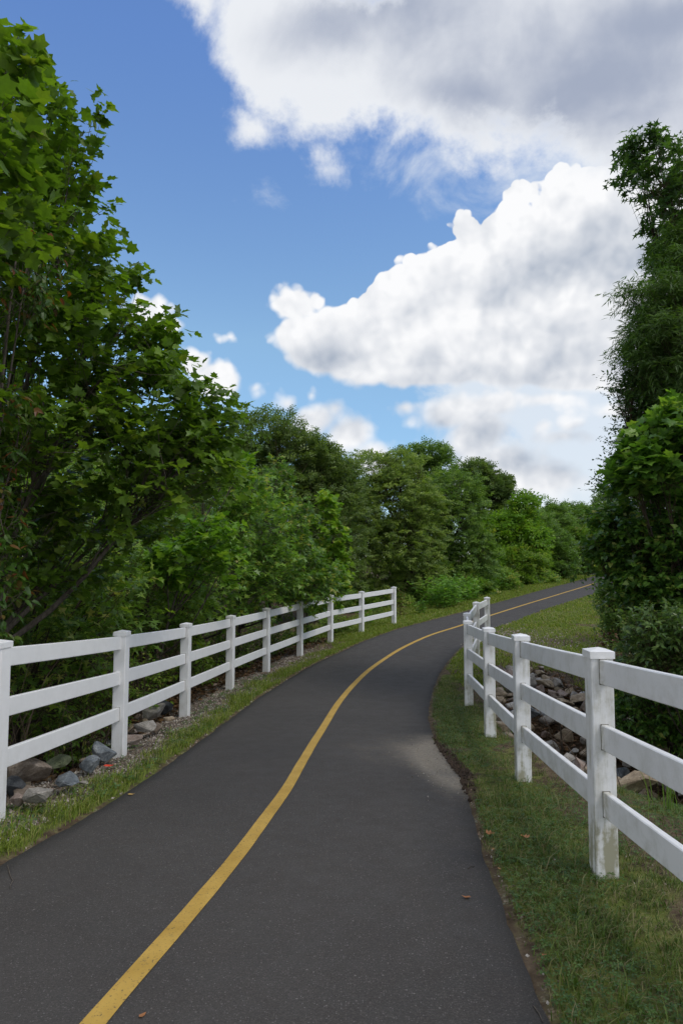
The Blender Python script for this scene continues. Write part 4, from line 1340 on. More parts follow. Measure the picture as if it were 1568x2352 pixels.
def rock_material(name, a, b, c):
    m, t, out = new_mat(name)
    tcn = t.node('ShaderNodeTexCoord')
    geo = t.node('ShaderNodeNewGeometry')
    P = geo.outputs['Position']
    n = t.noise(P, 9.0, 6, 0.65, dist=0.6)
    f = t.noise(P, 70.0, 4, 0.7)
    col_ = t.ramp(n, [(0.3, a), (0.5, b), (0.68, c)])
    col_ = t.mix(t.mapr(f, 0.35, 0.7, 0, 0.5), col_, tuple(q * 0.45 for q in a))
    principled(t, out, col_, 0.85, 0.3, bump(t, t.math('ADD', n, t.math('MULTIPLY', f, 0.5)), 0.6, 0.012))
    return m


ROCKM = {
    'grey': rock_material('grey granite', (0.19, 0.175, 0.155), (0.33, 0.305, 0.27), (0.47, 0.44, 0.40)),
    'slate': rock_material('blue-grey slate', (0.07, 0.08, 0.09), (0.15, 0.17, 0.185), (0.32, 0.34, 0.35)),
    'tan': rock_material('tan stone', (0.20, 0.15, 0.10), (0.36, 0.29, 0.205), (0.50, 0.43, 0.33)),
    'brown': rock_material('brown stone', (0.10, 0.075, 0.055), (0.19, 0.15, 0.115), (0.32, 0.27, 0.22)),
    'pink': rock_material('pinkish stone', (0.22, 0.155, 0.125), (0.33, 0.26, 0.22), (0.44, 0.38, 0.34)),
    'green': rock_material('mossy green stone', (0.07, 0.085, 0.045), (0.13, 0.15, 0.08), (0.22, 0.22, 0.15)),
    'white': rock_material('pale quartz', (0.33, 0.32, 0.30), (0.48, 0.47, 0.45), (0.60, 0.59, 0.57)),
    'dark': rock_material('dark slate', (0.035, 0.037, 0.04), (0.075, 0.08, 0.085), (0.16, 0.165, 0.17)),
}
ROCK_VARIANTS = {k: [] for k in ROCKM}
for k_i, k in enumerate(ROCKM):
    for v_ in range(5):
        me_ = rock_mesh(400 + k_i * 10 + v_, n=10 + v_, sq=[(1, .8, .65), (1, .62, .55), (1, .9, .5), (1, .7, .8), (1, .55, .4)][v_])
        me_.materials.append(ROCKM[k])
        ROCK_VARIANTS[k].append(me_)


def rock(x, y, size, kind, label, group, zoff=0.25, seed=0, tilt=0.5, stretch=(1, 1, 1), rz=None):
    r = np.random.default_rng(seed)
    me_ = ROCK_VARIANTS[kind][int(r.integers(0, 5))]
    z = float(height(x, y)) + size * zoff
    o = link('rock', me_, None, (x, y, z), ((r.random() - .5) * tilt, (r.random() - .5) * tilt, r.random() * 6.28 if rz is None else rz), tuple(size * q for q in stretch))
    return tag(o, label, 'rock', group)


def ground_hit(px_, py_):
    """where the line of sight of the photograph's (x, y) meets the ground"""
    d = np.array(px_dir(px_, py_))
    ts = np.linspace(1.0, 70, 6000) / d[1]
    g = d[2] * ts - height(d[0] * ts, d[1] * ts)
    i = np.argmax(g < 0)
    return d[0] * ts[i], d[1] * ts[i]


GL = 'rocks piled under the left fence'
left_rocks = [   # photo position of the stone's foot, width in px, kind, label
    (75, 1876, 82, 'grey', 'flat pale grey rock nearest the path in the left pile'),
    (32, 1866, 52, 'pink', 'pinkish rock beside the leftmost fence post'),
    (60, 1828, 96, 'brown', 'biggest brownish rock at the left of the pile'),
    (20, 1838, 60, 'dark', 'dark rock low between the brown and the pink rock'),
    (118, 1800, 80, 'green', 'olive grey rock behind the biggest brown one'),
    (150, 1828, 66, 'slate', 'blue-grey rock with pale veins at the front of the pile'),
    (108, 1836, 30, 'pink', 'small reddish stone in front of the olive grey rock'),
    (140, 1775, 92, 'tan', 'tall tan rock in the middle of the left pile'),
    (198, 1786, 62, 'slate', 'blue-grey rock with white streaks right of the tall tan one'),
    (165, 1746, 56, 'green', 'mossy green slab leaning on the tall tan rock'),
    (204, 1738, 50, 'tan', 'golden brown rock at the top of the pile'),
    (228, 1760, 66, 'slate', 'long slate slab below the golden brown rock'),
    (248, 1738, 48, 'white', 'small white rock beside the second fence post'),
    (236, 1722, 40, 'brown', 'brown rock half hidden behind the white one'),
    (128, 1720, 56, 'dark', 'dark slab at the back of the pile'),
    (134, 1812, 34, 'pink', 'small pale pink stone between the tan and the veined rock'),
    (186, 1812, 28, 'grey', 'small grey stone at the foot of the streaked rock'),
    (90, 1858, 30, 'brown', 'small brown stone behind the flat grey rock'),
    (300, 1722, 44, 'pink', 'speckled pink rock right of the second fence post'),
    (300, 1695, 38, 'tan', 'tan rock leaning behind the second fence post'),
    (328, 1702, 58, 'grey', 'upright grey-tan block right of the second fence post'),
    (345, 1672, 66, 'grey', 'long flat grey rock in the second fence bay'),
    (386, 1668, 30, 'tan', 'small yellowish rock nearest the third fence post'),
    (356, 1692, 32, 'brown', 'brown stone under the long flat grey rock'),
    (372, 1652, 50, 'dark', 'dark slate stone behind the yellowish rock'),
    (362, 1688, 20, 'slate', 'small blue-grey stone in front of the dark slate one'),
]
for i, (x, y, wpx, kd, lb) in enumerate(left_rocks):
    gx_, gy_ = ground_hit(x, y)
    sz = wpx * gy_ / FPX * 1.18
    rock(gx_, gy_ + sz * 0.25, sz, kd, lb, GL, 0.40, 900 + i, 0.6, (1.1, 1, 0.9))
rr_ = np.random.default_rng(77)
for i in range(46):
    gx_, gy_ = ground_hit(rr_.uniform(-40, 270), rr_.uniform(1700, 1850)) if i < 30 else ground_hit(rr_.uniform(290, 390), rr_.uniform(1645, 1700))
    if gx_ > -2.30:
        gx_ = -2.4 - 0.5 * rr_.random()
    kd, sz = str(rr_.choice(['tan', 'brown', 'grey', 'slate', 'pink', 'tan', 'brown'])), rr_.uniform(0.12, 0.27)
    rock(gx_ - 0.05, gy_ + 0.1, sz, kd, '%s %s %s gap stone in the rock pile %s' % ('tiny' if sz < .13 else 'small' if sz < .18 else 'fist-sized', ['blocky', 'narrow', 'flat', 'upright', 'slab-like'][int(np.random.default_rng(950 + i).integers(0, 5))],
         {'slate': 'blue-grey', 'pink': 'pinkish'}.get(kd, kd), 'left of the second fence post' if i < 30 else 'right of the second fence post'), GL + ', small ones', 0.22, 950 + i, 0.8)

ZN = [('ditch far slope', 0), ('ditch bottom', 1), ('ditch near bank', 2)]
KN = {'grey': 'grey', 'tan': 'tan', 'brown': 'brown', 'pink': 'pinkish', 'white': 'whitish', 'slate': 'blue-grey'}
VAR = ['blocky', 'narrow', 'flat', 'upright', 'slab-like']


def size_word(s):
    return 'small' if s < 0.24 else 'middling' if s < 0.34 else 'large' if s < 0.43 else 'very large'


def where(x, y):
    return ('at the fence side of' if x < 2.9 else 'on the middle of' if x < 3.9 else 'at the hedge side of')


cnt = 0
placed = []
rr_ = np.random.default_rng(78)
tries = 0
while cnt < 290 and tries < 20000:
    tries += 1
    z_ = rr_.random()
    if z_ < 0.66:
        x, y = rr_.uniform(2.2, 4.9), rr_.uniform(10.0, 14.6)
        if y > 14.8 - 0.25 * (x - 2.2) or x < 2.25 + (y - 10) * 0.22 or x > 4.9 - 0.12 * (y - 10) or (x > 4.1 and y > 12.8):
            continue
        zn = 0 if y > 11.2 else 1
    elif z_ < 0.85:
        x, y = rr_.uniform(2.1, 6.2), rr_.uniform(6.0, 10.4)
        dd, _ = seg_dist(x, y, DITCH_R)
        if dd > 0.75:
            continue
        zn = 1
    else:
        x, y = rr_.uniform(2.1, 3.2), rr_.uniform(7.3, 10.0)
        if x < 2.15 + (10 - y) * 0.12:
            continue
        zn = 2
    s = rr_.uniform(0.20, 0.40) if rr_.random() < 0.7 else rr_.uniform(0.36, 0.56)
    if any((x - a) ** 2 + (y - b) ** 2 < (0.30 * (s + c)) ** 2 for a, b, c in placed):
        continue
    placed.append((x, y, s))
    kd = str(rr_.choice(['grey', 'tan', 'brown', 'pink', 'white', 'slate'], p=[.30, .28, .14, .10, .14, .04]))
    rock(x, y, s * 1.1, kd, '%s %s %s riprap stone %s the %s' % (size_word(s), VAR[int(np.random.default_rng(2000 + cnt).integers(0, 5))], KN[kd], where(x, y), ZN[zn][0]), '%s riprap stones on the %s' % (KN[kd], ZN[zn][0]), 0.22, 2000 + cnt, 0.9, (1, 1, 1.0))
    cnt += 1

# ------------------------------------------------------------------ gravel, grass, clover
def sample_points(n, x0, x1, y0, y1, r, power=1.0):
    """random ground points, denser near the camera"""
    u = r.random(n)
    y = y0 + (y1 - y0) * u ** power
    return r.uniform(x0, x1, n), y


def stuff(name, me_, label, cat=None):
    o = link(name, me_)
    tag(o, label, cat, kind='stuff')
    return o


def blade_mesh(name, x, y, h, w, mat, r, lean=0.5, z=None, seg=2):
    n = len(x)
    z = height(x, y) if z is None else z
    a = r.random(n) * 6.283
    d = np.stack([np.cos(a), np.sin(a), np.zeros(n)], -1)
    s = np.stack([-np.sin(a + .6), np.cos(a + .6), np.zeros(n)], -1)
    ln = (lean * (0.3 + r.random(n)))[:, None] * h[:, None]
    b = np.stack([x, y, z - 0.01], -1)
    up_ = np.array([0, 0, 1.0])
    m = b + up_ * (h * 0.55)[:, None] + d * ln * 0.3
    t_ = b + up_ * (h * (1 - 0.25 * lean))[:, None] + d * ln
    hw_ = (w / 2)[:, None]
    V = np.stack([b - s * hw_, b + s * hw_, m + s * hw_ * .8, m - s * hw_ * .8, t_], 1).reshape(-1, 3)
    i = np.arange(n)[:, None] * 5
    Q = i + np.array([0, 1, 2, 3])
    T = i + np.array([3, 2, 4])
    return mesh_np(name, V, [Q, T], [mat], False, {'rnd': ('POINT', np.repeat(r.random(n), 5))})


M_GRASS = leaf_material('grass blades', [(0, (0.055, 0.10, 0.018)), (0.45, (0.095, 0.16, 0.026)), (0.68, (0.16, 0.215, 0.04)), (0.84, (0.26, 0.235, 0.10)), (1, (0.30, 0.25, 0.14))], rough=0.6, spec=0.25, transl=0.3, back=0.1)
M_LAWN = leaf_material('lawn grass', [(0, (0.112, 0.175, 0.020)), (0.45, (0.188, 0.269, 0.027)), (0.8, (0.275, 0.325, 0.045)), (0.93, (0.338, 0.312, 0.099)), (1, (0.420, 0.362, 0.144))], rough=0.6, spec=0.25, transl=0.3, back=0.1)
M_GRASSD = leaf_material('dry grass', [(0, (0.10, 0.085, 0.04)), (0.5, (0.19, 0.155, 0.085)), (1, (0.32, 0.27, 0.17))], rough=0.8, spec=0.2, transl=0.25, tr_tint=(1.1, 1.0, .8), back=0.0)
M_CLOVER = leaf_material('clover leaves', [(0, (0.04, 0.095, 0.018)), (0.6, (0.07, 0.15, 0.026)), (1, (0.12, 0.21, 0.04))], rough=0.5, transl=0.3)

rg = np.random.default_rng(5)
# right verge and lawn
def scatter(n, x0, x1, y0, y1, power, keep):
    x, y = sample_points(n, x0, x1, y0, y1, rg, power)
    k = keep(x, y)
    return x[k], y[k]


def grass_keep(x, y, side, dens=1.0):
    g, gv, lt = masks(x, y)
    dl, _ = seg_dist(x, y, LEFT_EDGE)
    dr, _ = seg_dist(x, y, RIGHT_EDGE)
    isl = x < np.interp(y, lys, lxs)
    isr = x > np.interp(y, rys, rxs)
    on = isr if side > 0 else isl
    e = dr if side > 0 else dl
    clump = smoothstep(0.36, 0.62, fbm(x, y, 3.2, 3))
    p = np.clip(g * (1 + 1.6 * (e < 0.14)), 0, 1) * (0.25 + 0.75 * clump) * (1 - 0.85 * np.clip(lt, 0, 1)) * smoothstep(-0.01, 0.07, e + 0.06 * (fbm(x, y, 9, 2) - 0.5)) * dens
    return on & (rg.random(len(x)) < p)


x, y = scatter(420000, 0.55, 4.6, 1.2, 13.5, 1.9, lambda x, y: grass_keep(x, y, 1))
h_ = (0.022 + 0.055 * rg.random(len(x)) ** 1.6) * (0.6 + 0.9 * fbm(x, y, 1.3, 2)) * (1 + 1.3 * (rg.random(len(x)) < 0.05))
parts_grass = [(x, y, h_, 0.0034 + 0.0026 * rg.random(len(x)))]
stuff('grass', blade_mesh('grass', x, y, h_, parts_grass[0][3], M_GRASS, rg, 0.9), 'short patchy grass on the right verge between path and fence', 'grass')
x, y = scatter(110000, 0.6, 4.4, 1.2, 13.0, 1.9, lambda x, y: (x > np.interp(y, rys, rxs) + 0.03) & (rg.random(len(x)) < 0.7))
stuff('dry_grass', blade_mesh('dry grass', x, y, 0.015 + 0.035 * rg.random(len(x)), 0.003 + 0.0015 * rg.random(len(x)), M_GRASSD, rg, 1.5), 'dry straw and dead stems among the grass of the right verge', 'dead grass')
# lawn behind the ditch and far verges
x, y = scatter(260000, 2.2, 24, 12.5, 48, 1.7, lambda x, y: (x > np.interp(y, rys, rxs) + 0.05) & (rg.random(len(x)) < (0.4 + 0.6 * smoothstep(0.35, 0.6, fbm(x, y, 1.2, 3)))) & (masks(x, y)[0] > 0.15) & (x < 6 + 0.5 * (y - 12)))
h_ = (0.03 + 0.05 * rg.random(len(x))) * (1 + 0.02 * y)
stuff('lawn_grass', blade_mesh('lawn', x, y, h_, 0.006 + 0.0007 * y, M_LAWN, rg, 0.7), 'mown rough grass sloping up behind the ditch on the right', 'grass')
# left verge
x, y = scatter(420000, -2.9, 3.0, 3.0, 24.5, 1.7, lambda x, y: grass_keep(x, y, -1, 1.3))
h_ = (0.035 + 0.09 * rg.random(len(x)) ** 1.6) * (0.7 + 0.6 * fbm(x, y, 1.3, 2))
stuff('verge_grass', blade_mesh('verge grass', x, y, h_, 0.004 + 0.0003 * y, M_LAWN, rg, 0.7), 'ragged strip of grass along the left edge of the path', 'grass')
x, y = scatter(260000, -2, 22, 20, 58, 1.2, lambda x, y: (x < np.interp(y, lys, lxs) - 0.05) & (seg_dist(x, y, LEFT_EDGE)[0] < 4.5) & (rg.random(len(x)) < 0.9))
dl_, _ = seg_dist(x, y, LEFT_EDGE)
h_ = (0.05 + 0.08 * rg.random(len(x))) * (1 + 2.2 * smoothstep(1.6, 3.2, dl_))
stuff('bank_grass', blade_mesh('bank grass', x, y, h_, 0.012 + 0.0006 * y, M_LAWN, rg, 0.5), 'grass bank rising along the far left side of the path', 'grass')
# taller tufts
tx = rg.uniform(0.9, 4.4, 260)
ty = rg.uniform(1.0, 13.0, 260)
tx = np.concatenate([tx, rg.uniform(-2.2, -1.5, 60)])
ty = np.concatenate([ty, rg.uniform(4, 14, 60)])
ok = masks(tx, ty)[0] > 0.3
tx, ty = tx[ok], ty[ok]
X_, Y_ = np.repeat(tx, 22) + rg.normal(size=len(tx) * 22) * 0.02, np.repeat(ty, 22) + rg.normal(size=len(tx) * 22) * 0.02
kk2 = (X_ > np.interp(Y_, rys, rxs) + 0.04) | (X_ < np.interp(Y_, lys, lxs) - 0.04)
X_, Y_ = X_[kk2], Y_[kk2]
stuff('grass_tufts', blade_mesh('tufts', X_, Y_, 0.05 + 0.09 * rg.random(len(X_)), 0.004 + 0.002 * rg.random(len(X_)), M_GRASS, rg, 0.9), 'taller grass tufts dotted over the verges beside the path', 'grass')
# clover and broad-leaved weeds in the right verge
TREFOIL = (np.array([(0, 0, 0), (.5, .28, .05), (.95, 0, 0), (.5, -.28, .05), (0, 0, 0), (-.5, .33, .05), (-.45, .75, 0), (-.05, .6, .05), (0, 0, 0), (-.5, -.33, .05), (-.45, -.75, 0), (-.05, -.6, .05)], float),
           np.array([(0, 1, 2), (0, 2, 3), (4, 7, 6), (4, 6, 5), (8, 9, 10), (8, 10, 11)]))


def flat_leaves(x, y, size, lift, mat, shape, tilt=0.35):
    n = len(x)
    z = height(x, y) + lift
    a = rg.random(n) * 6.283
    d = np.stack([np.cos(a), np.sin(a), 0.15 * rg.normal(size=n)], -1)
    u_ = unit(np.array([0, 0, 1.0]) + tilt * rg.normal(size=(n, 3)))
    return leaves_to_mesh('leaves', shape, np.stack([x, y, z], -1), leaf_frames(d, u_), size, mat)


def clover_keep(x, y):
    c = fbm(x + 31, y, 0.9, 3)
    dr, _ = seg_dist(x, y, RIGHT_EDGE)
    return (x > np.interp(y, rys, rxs) + 0.03) & (rg.random(len(x)) < smoothstep(0.44, 0.60, c + 0.15 * np.exp(-((y - 5.2) / 1.4) ** 2) + 0.08 * (dr < 0.5))) & (masks(x, y)[2] < 0.4)


x, y = scatter(46000, 0.6, 4.0, 1.2, 11.5, 1.8, clover_keep)
stuff('clover', flat_leaves(x, y, 0.011 + 0.012 * rg.random(len(x)), 0.012 + 0.03 * rg.random(len(x)), M_CLOVER, TREFOIL), 'clover and small broad weeds carpeting parts of the right verge', 'clover')
x, y = scatter(5000, -2.6, -1.4, 2.5, 16, 1.2, lambda x, y: (seg_dist(x, y, LEFT_EDGE)[0] < 0.8) & (x < np.interp(y, lys, lxs) - 0.05) & (fbm(x, y, 2, 2) > 0.5))
stuff('small_weeds', flat_leaves(x, y, 0.02 + 0.02 * rg.random(len(x)), 0.02 + 0.03 * rg.random(len(x)), M_CLOVER, TREFOIL), 'small weeds between the gravel of the left shoulder', 'weeds')

# loose gravel and crumbs
OCT = (np.array([(.5, 0, 0), (-.5, 0, 0), (0, .45, 0), (0, -.4, 0), (0.05, 0, .3), (0, 0.05, -.3)], float),
       np.array([(0, 2, 4), (2, 1, 4), (1, 3, 4), (3, 0, 4), (2, 0, 5), (1, 2, 5), (3, 1, 5), (0, 3, 5)]))


def pebble_material():
    m, t, out = new_mat('gravel stones')
    c = t.ramp(attr(t, 'rnd'), [(0, (0.11, 0.085, 0.065)), (0.3, (0.22, 0.18, 0.14)), (0.6, (0.33, 0.29, 0.24)), (0.85, (0.43, 0.40, 0.36)), (1, (0.36, 0.22, 0.15))])
    principled(t, out, c, 0.85, 0.3)
    return m


M_PEB = pebble_material()


def pebbles(name, x, y, size, label, z=None, cat='gravel'):
    n = len(x)
    z = (height(x, y) if z is None else z) + size * 0.12
    R = leaf_frames(unit(rg.normal(size=(n, 3)) * [1, 1, .3]), unit(np.array([0, 0, 1.0]) + 0.4 * rg.normal(size=(n, 3))))
    return stuff(name, leaves_to_mesh(name, OCT, np.stack([x, y, z], -1), R, size, M_PEB), label, cat)


def gkeep(x, y):
    return rg.random(len(x)) < masks(x, y)[1] * (0.35 + 0.65 * (fbm(x, y, 4, 2) > 0.45))


x, y = scatter(60000, -3.0, 0.4, 2.4, 18.5, 1.3, lambda x, y: gkeep(x, y) & (x < np.interp(y, lys, lxs) - 0.01))
pebbles('gravel', x, y, 0.012 + 0.022 * rg.random(len(x)) ** 2 + 0.0006 * y, 'beige gravel strewn along the left shoulder under the fence')
x, y = scatter(12000, 0.6, 4.2, 1.2, 13, 1.8, lambda x, y: (x > np.interp(y, rys, rxs) + 0.0) & (rg.random(len(x)) < 0.06 + 0.9 * ((seg_dist(x, y, RIGHT_EDGE)[0] < 0.07)) + 0.5 * (np.hypot(x - 1.9, y - 4.3) < 0.6)))
pebbles('loose_gravel', x, y, 0.006 + 0.016 * rg.random(len(x)) ** 2, 'loose gravel at the right edge of the tarmac and round the posts')
x, y = scatter(5200, 3.2, 7.0, 16.5, 24, 1.0, lambda x, y: rg.random(len(x)) < masks(x, y)[1])
pebbles('lawn_gravel', x, y, 0.03 + 0.04 * rg.random(len(x)), 'pale gravel patch showing through the lawn')
# bark mulch crumbs at the washed-out edge
x, y = scatter(6000, 0.75, 1.55, 5.6, 8.6, 1.0, lambda x, y: (np.abs(x - np.interp(y, rys, rxs) - 0.02) < 0.06) & (rg.random(len(x)) < np.exp(-((y - 6.9) / .75) ** 2)))
mo = stuff('washed_debris', leaves_to_mesh('debris', OCT, np.stack([x, y, height(x, y) + 0.012], -1), leaf_frames(unit(rg.normal(size=(len(x), 3)) * [1, 1, .2]), np.tile([0, 0, 1.0], (len(x), 1))),
                                            0.02 + 0.035 * rg.random(len(x)) ** 2, bark_material('mulch', (0.03, 0.022, 0.016), (0.10, 0.07, 0.05))), 'dark bark crumbs washed against the inside of the bend', 'debris')
# grit washed over the tarmac at the silt patch
x, y = scatter(2600, 0.0, 1.3, 5.6, 9.0, 1.0, lambda x, y: (x < np.interp(y, rys, rxs) - 0.01) & (rg.random(len(x)) < np.exp(-((np.interp(y, rys, rxs) - x) / .28) ** 2 - ((y - 7.0) / .9) ** 2)))
pebbles('grit', x, y, 0.006 + 0.012 * rg.random(len(x)) ** 2, 'sandy grit washed over the tarmac at the inside of the bend', z=path_z(x, y) + 0.001)
# leaf litter and twigs under the trees
x, y = scatter(40000, -8, 0.5, 2.5, 20, 1.2, lambda x, y: (masks(x, y)[2] > 0.4) & (x < np.interp(y, lys, lxs) - 0.6))
x2, y2 = scatter(16000, 2.0, 6.5, 5.5, 15, 1.0, lambda x, y: masks(x, y)[2] > 0.35)
x, y = np.concatenate([x, x2]), np.concatenate([y, y2])
stuff('leaf_litter', flat_leaves(x, y, 0.05 + 0.05 * rg.random(len(x)), 0.015 + 0.03 * rg.random(len(x)), M_DEAD, OVATE, 0.6), 'brown leaf litter under the trees and in the ditch', 'leaf litter')
tw = []
for k in range(900):
    if k < 650:
        a = np.array([rg.uniform(-7, -2.7), rg.uniform(4, 18), 0])
        if a[0] > np.interp(a[1], lys, lxs) - 1.0:
            a[0] = np.interp(a[1], lys, lxs) - 1.0 - rg.random() * 2
        hgt = rg.uniform(0.3, 1.5)
    else:
        a = np.array([rg.uniform(2.3, 6.0), rg.uniform(6.5, 14), 0])
        hgt = rg.uniform(0.15, 0.6)
    a[2] = float(height(a[0], a[1]))
    b = a + np.array([rg.normal() * 0.5, rg.normal() * 0.5, hgt])
    if k >= 650:
        b[0] = max(b[0], a[0])
        a[0] += 0.15
    if k < 650:
        b[0] = min(b[0], np.interp(b[1], lys, lxs) - 1.0)
    tw.append((bent(a, b, 5, 0.08, 0.1, rg), np.linspace(0.006, 0.002, 5)))
V, F = tubes(tw, 3)
stuff('brambles', mesh_np('brambles', V, F, [M_TWIG], True), 'tangle of bare brown stems and brambles under the trees', 'brambles')

# ------------------------------------------------------------------ single plants and small things
def weed(x, y, h, n, mat, shape, leaf, label, name='weed', cat='plant', group=None, seed=0, spread=0.15, stem_mat=None):
    r = np.random.default_rng(seed)
    z = float(height(x, y))
    root = empty(name, (x, y, z))
    tag(root, label, cat, group)
    paths, P, D = [], [], []
    for k in range(n):
        a = np.array([r.normal() * spread * .5, r.normal() * spread * .5, -0.03])
        b = a + np.array([r.normal() * spread, r.normal() * spread, h * (0.6 + 0.5 * r.random())])
        L = bent(a, b, 5, 0.08, 0.03, r)
        paths.append((L, np.linspace(0.004, 0.0015, 5)))
        nl = max(4, int(h / leaf * 2.2))
        q = np.linspace(0.15, 1.0, nl)
        p = np.stack([np.interp(q, np.linspace(0, 1, 5), L[:, i]) for i in range(3)], -1)
        P.append(p)
        an = np.arange(nl) * 2.4 + r.random() * 6
        D.append(np.stack([np.cos(an), np.sin(an), 0.1 + 0.3 * r.random(nl)], -1))
    V, F = tubes(paths, 3)
    link('stem', mesh_np('stem', V, F, [stem_mat or M_TWIG], True), root)
    P, D = np.concatenate(P), unit(np.concatenate(D))
    R = leaf_frames(D, unit(np.array([0, 0, 1.0]) + 0.3 * r.normal(size=P.shape)))
    f = link('foliage', leaves_to_mesh('foliage', shape, P, R, leaf * (0.7 + 0.6 * r.random(len(P))), mat), root)
    f['kind'] = 'stuff'
    return root


wk = 0
wr = np.random.default_rng(91)
FRONT = ['the dark oak foot', 'the olive elm', 'the green elm', 'the bright young sycamore', 'the low distant row']
for q in np.linspace(0, 1, 30):
    yy = float(np.interp(q, [0, .35, .7, 1], [29.5, 36, 42.5, 49])) + wr.uniform(-1.0, 1.0)
    xx = float(np.interp(q, [0, .35, .7, 1], [3.7, 6.4, 9.8, 13.6])) + wr.uniform(-0.7, 0.7)
    weed(xx, yy, wr.uniform(0.8, 1.4), 24, M_WEED, OVATE, 0.19, '%s bright green weed clump on the far bank, %s from the fence end' % (['low', 'leafy', 'tall', 'wide', 'ragged', 'thin'][wk % 6], ['first', 'second', 'third', 'fourth', 'fifth'][wk // 6] + ' patch'), 'weed_clump', 'weed', 'bright weeds along the far bank', 300 + wk, 0.36)
    wk += 1
for q in range(12):
    yy = 47 + q * 0.8
    ex = float(np.interp(yy, lys, lxs))
    weed(ex - 3.6 - wr.random(), yy + 1.5, wr.uniform(0.7, 1.2), 7, M_GRASSD, LANCE, 0.2, '%s tuft of tall dry stalks by the far thicket, %s the path end' % (['first', 'second', 'third', 'fourth', 'fifth', 'sixth'][q % 6], 'away from' if q < 6 else 'nearer'), 'dry_stalks', 'dry stalks', 'dry stalks by the far end of the path', 350 + q, 0.35)
for i, (x, y, hh, nn, mt, sh, lf, lb) in enumerate([
        (-0.35, 22.2, 0.8, 12, M_MID, OVATE, 0.10, 'leafy weed behind the last bay of the left fence'), (0.9, 23.6, 0.6, 12, M_WEED, OVATE, 0.10, 'low weed behind the end post of the left fence'),
        (2.2, 26.0, 1.1, 9, M_DEAD, OVATE, 0.10, 'brownish shrub beyond the end of the left fence'), (1.3, 25.4, 0.7, 10, M_MID, OVATE, 0.10, 'tangled green weed beyond the left fence end'),
        (-1.3, 19.9, 0.6, 9, M_MID, OVATE, 0.09, 'green weed behind the seventh fence post'), (-1.9, 17.2, 0.55, 9, M_MID, OVATE, 0.09, 'green weed behind the sixth fence post'),
        (3.2, 27.0, 0.6, 14, M_WEED, OVATE, 0.12, 'pale green weed at the start of the far bank'),
        (2.55, 9.3, 0.35, 7, M_DEAD, OVATE, 0.05, 'withered weed at the foot of the rocks by the right fence'), (3.3, 8.6, 0.5, 6, M_MID, OVATE, 0.05, 'small green weed growing between the riprap')]):
    weed(x, y, hh, nn, mt, sh, lf, lb, seed=380 + i)


def reed(x, y, h, n, label, group, seed, wdt=0.02):
    r = np.random.default_rng(seed)
    z = float(height(x, y))
    paths = []
    V, F = [], []
    for k in range(n):
        a = r.random() * 6.28
        bx_, by_ = r.normal() * 0.05, r.normal() * 0.05
        hh = h * (0.6 + 0.5 * r.random())
        w_ = wdt * (0.6 + 0.6 * r.random())
        s = np.array([math.cos(a), math.sin(a), 0])
        d = np.array([-math.sin(a), math.cos(a), 0]) * (r.random() * 0.35 * hh)
        i0 = len(V)
        for q in np.linspace(0, 1, 6):
            c = np.array([bx_, by_, 0]) + d * q ** 2 + np.array([0, 0, hh * (q - 0.18 * q ** 3)])
            ww = w_ * (1 - q ** 2) + 0.001
            V += [c - s * ww / 2, c + np.array([0, 0, 0.0]) + d * 0.02, c + s * ww / 2]
        for j in range(5):
            b_ = i0 + j * 3
            F += [(b_, b_ + 1, b_ + 4, b_ + 3), (b_ + 1, b_ + 2, b_ + 5, b_ + 4)]
    me_ = mesh_np('reed', np.array(V), np.array(F), [M_MID], True, {'rnd': ('POINT', r.random(len(V)))})
    tag(link('reed_clump', me_, None, (x, y, z - 0.02)), label, 'reeds', group)


reed(2.75, 10.9, 0.75, 16, 'clump of sword-like reeds growing from the rocks behind the third right post', None, 1, 0.035)
reed(3.15, 10.6, 0.65, 12, 'smaller reed clump right of the bigger one among the riprap', None, 2, 0.03)
reed(2.75, 5.9, 0.62, 14, 'arching blades of tall grass by the ditch between the lower rails', None, 3, 0.014)
reed(3.15, 6.2, 0.55, 12, 'second clump of arching grass right of the first one by the ditch', None, 4, 0.014)

c_ = at(1298, 1640, 9.6)
zb = float(height(c_[0], c_[1]))
V, F = tubes([(np.array([(0, 0, -0.1), (-0.02, 0, 0.5), (-0.05, 0.02, 1.0), (-0.08, 0.0, 1.45)]), np.array([0.02, 0.018, 0.014, 0.008])),
              (np.array([(-0.03, 0, 0.7), (0.06, 0.03, 0.9), (0.10, 0.03, 1.05)]), np.array([0.007, 0.005, 0.003])), (np.array([(-0.02, 0, 0.4), (-0.12, 0.03, 0.6), (-0.15, 0.03, 0.72)]), np.array([0.006, 0.004, 0.003]))], 6)
tag(link('dead_stem', mesh_np('dead stem', V, F, [M_BARKD], True), None, (c_[0], c_[1], zb)), 'single dark dead stem standing upright in the rocky ditch', 'dead stem')


def fallen(name, px_, py_, size, shape, mat, label, on_path=True, rz=0.0, curl=0.25, rnd=0.5):
    d = np.array(px_dir(px_, py_))
    ts = np.linspace(1.5, 30, 6000)
    zz = (lambda a, b: path_z(a, b)) if on_path else height
    g = d[2] * ts - zz(d[0] * ts, d[1] * ts)
    i = np.argmax(g < 0)
    V0, F0 = shape
    V = V0.copy()
    V[:, 2] = curl * (V[:, 1] ** 2 * 2.5 + (V[:, 0] - 0.5) ** 2 * 0.9) + 0.02
    me_ = mesh_np(name, V * size, F0, [mat], False, {'rnd': ('POINT', np.full(len(V), rnd))})
    o = link(name, me_, None, (d[0] * ts[i], d[1] * ts[i], float(zz(d[0] * ts[i], d[1] * ts[i])) + (0.003 if on_path else 0.03)), (0.1, 0.05, rz))
    tag(o, label, 'leaf')
    return o


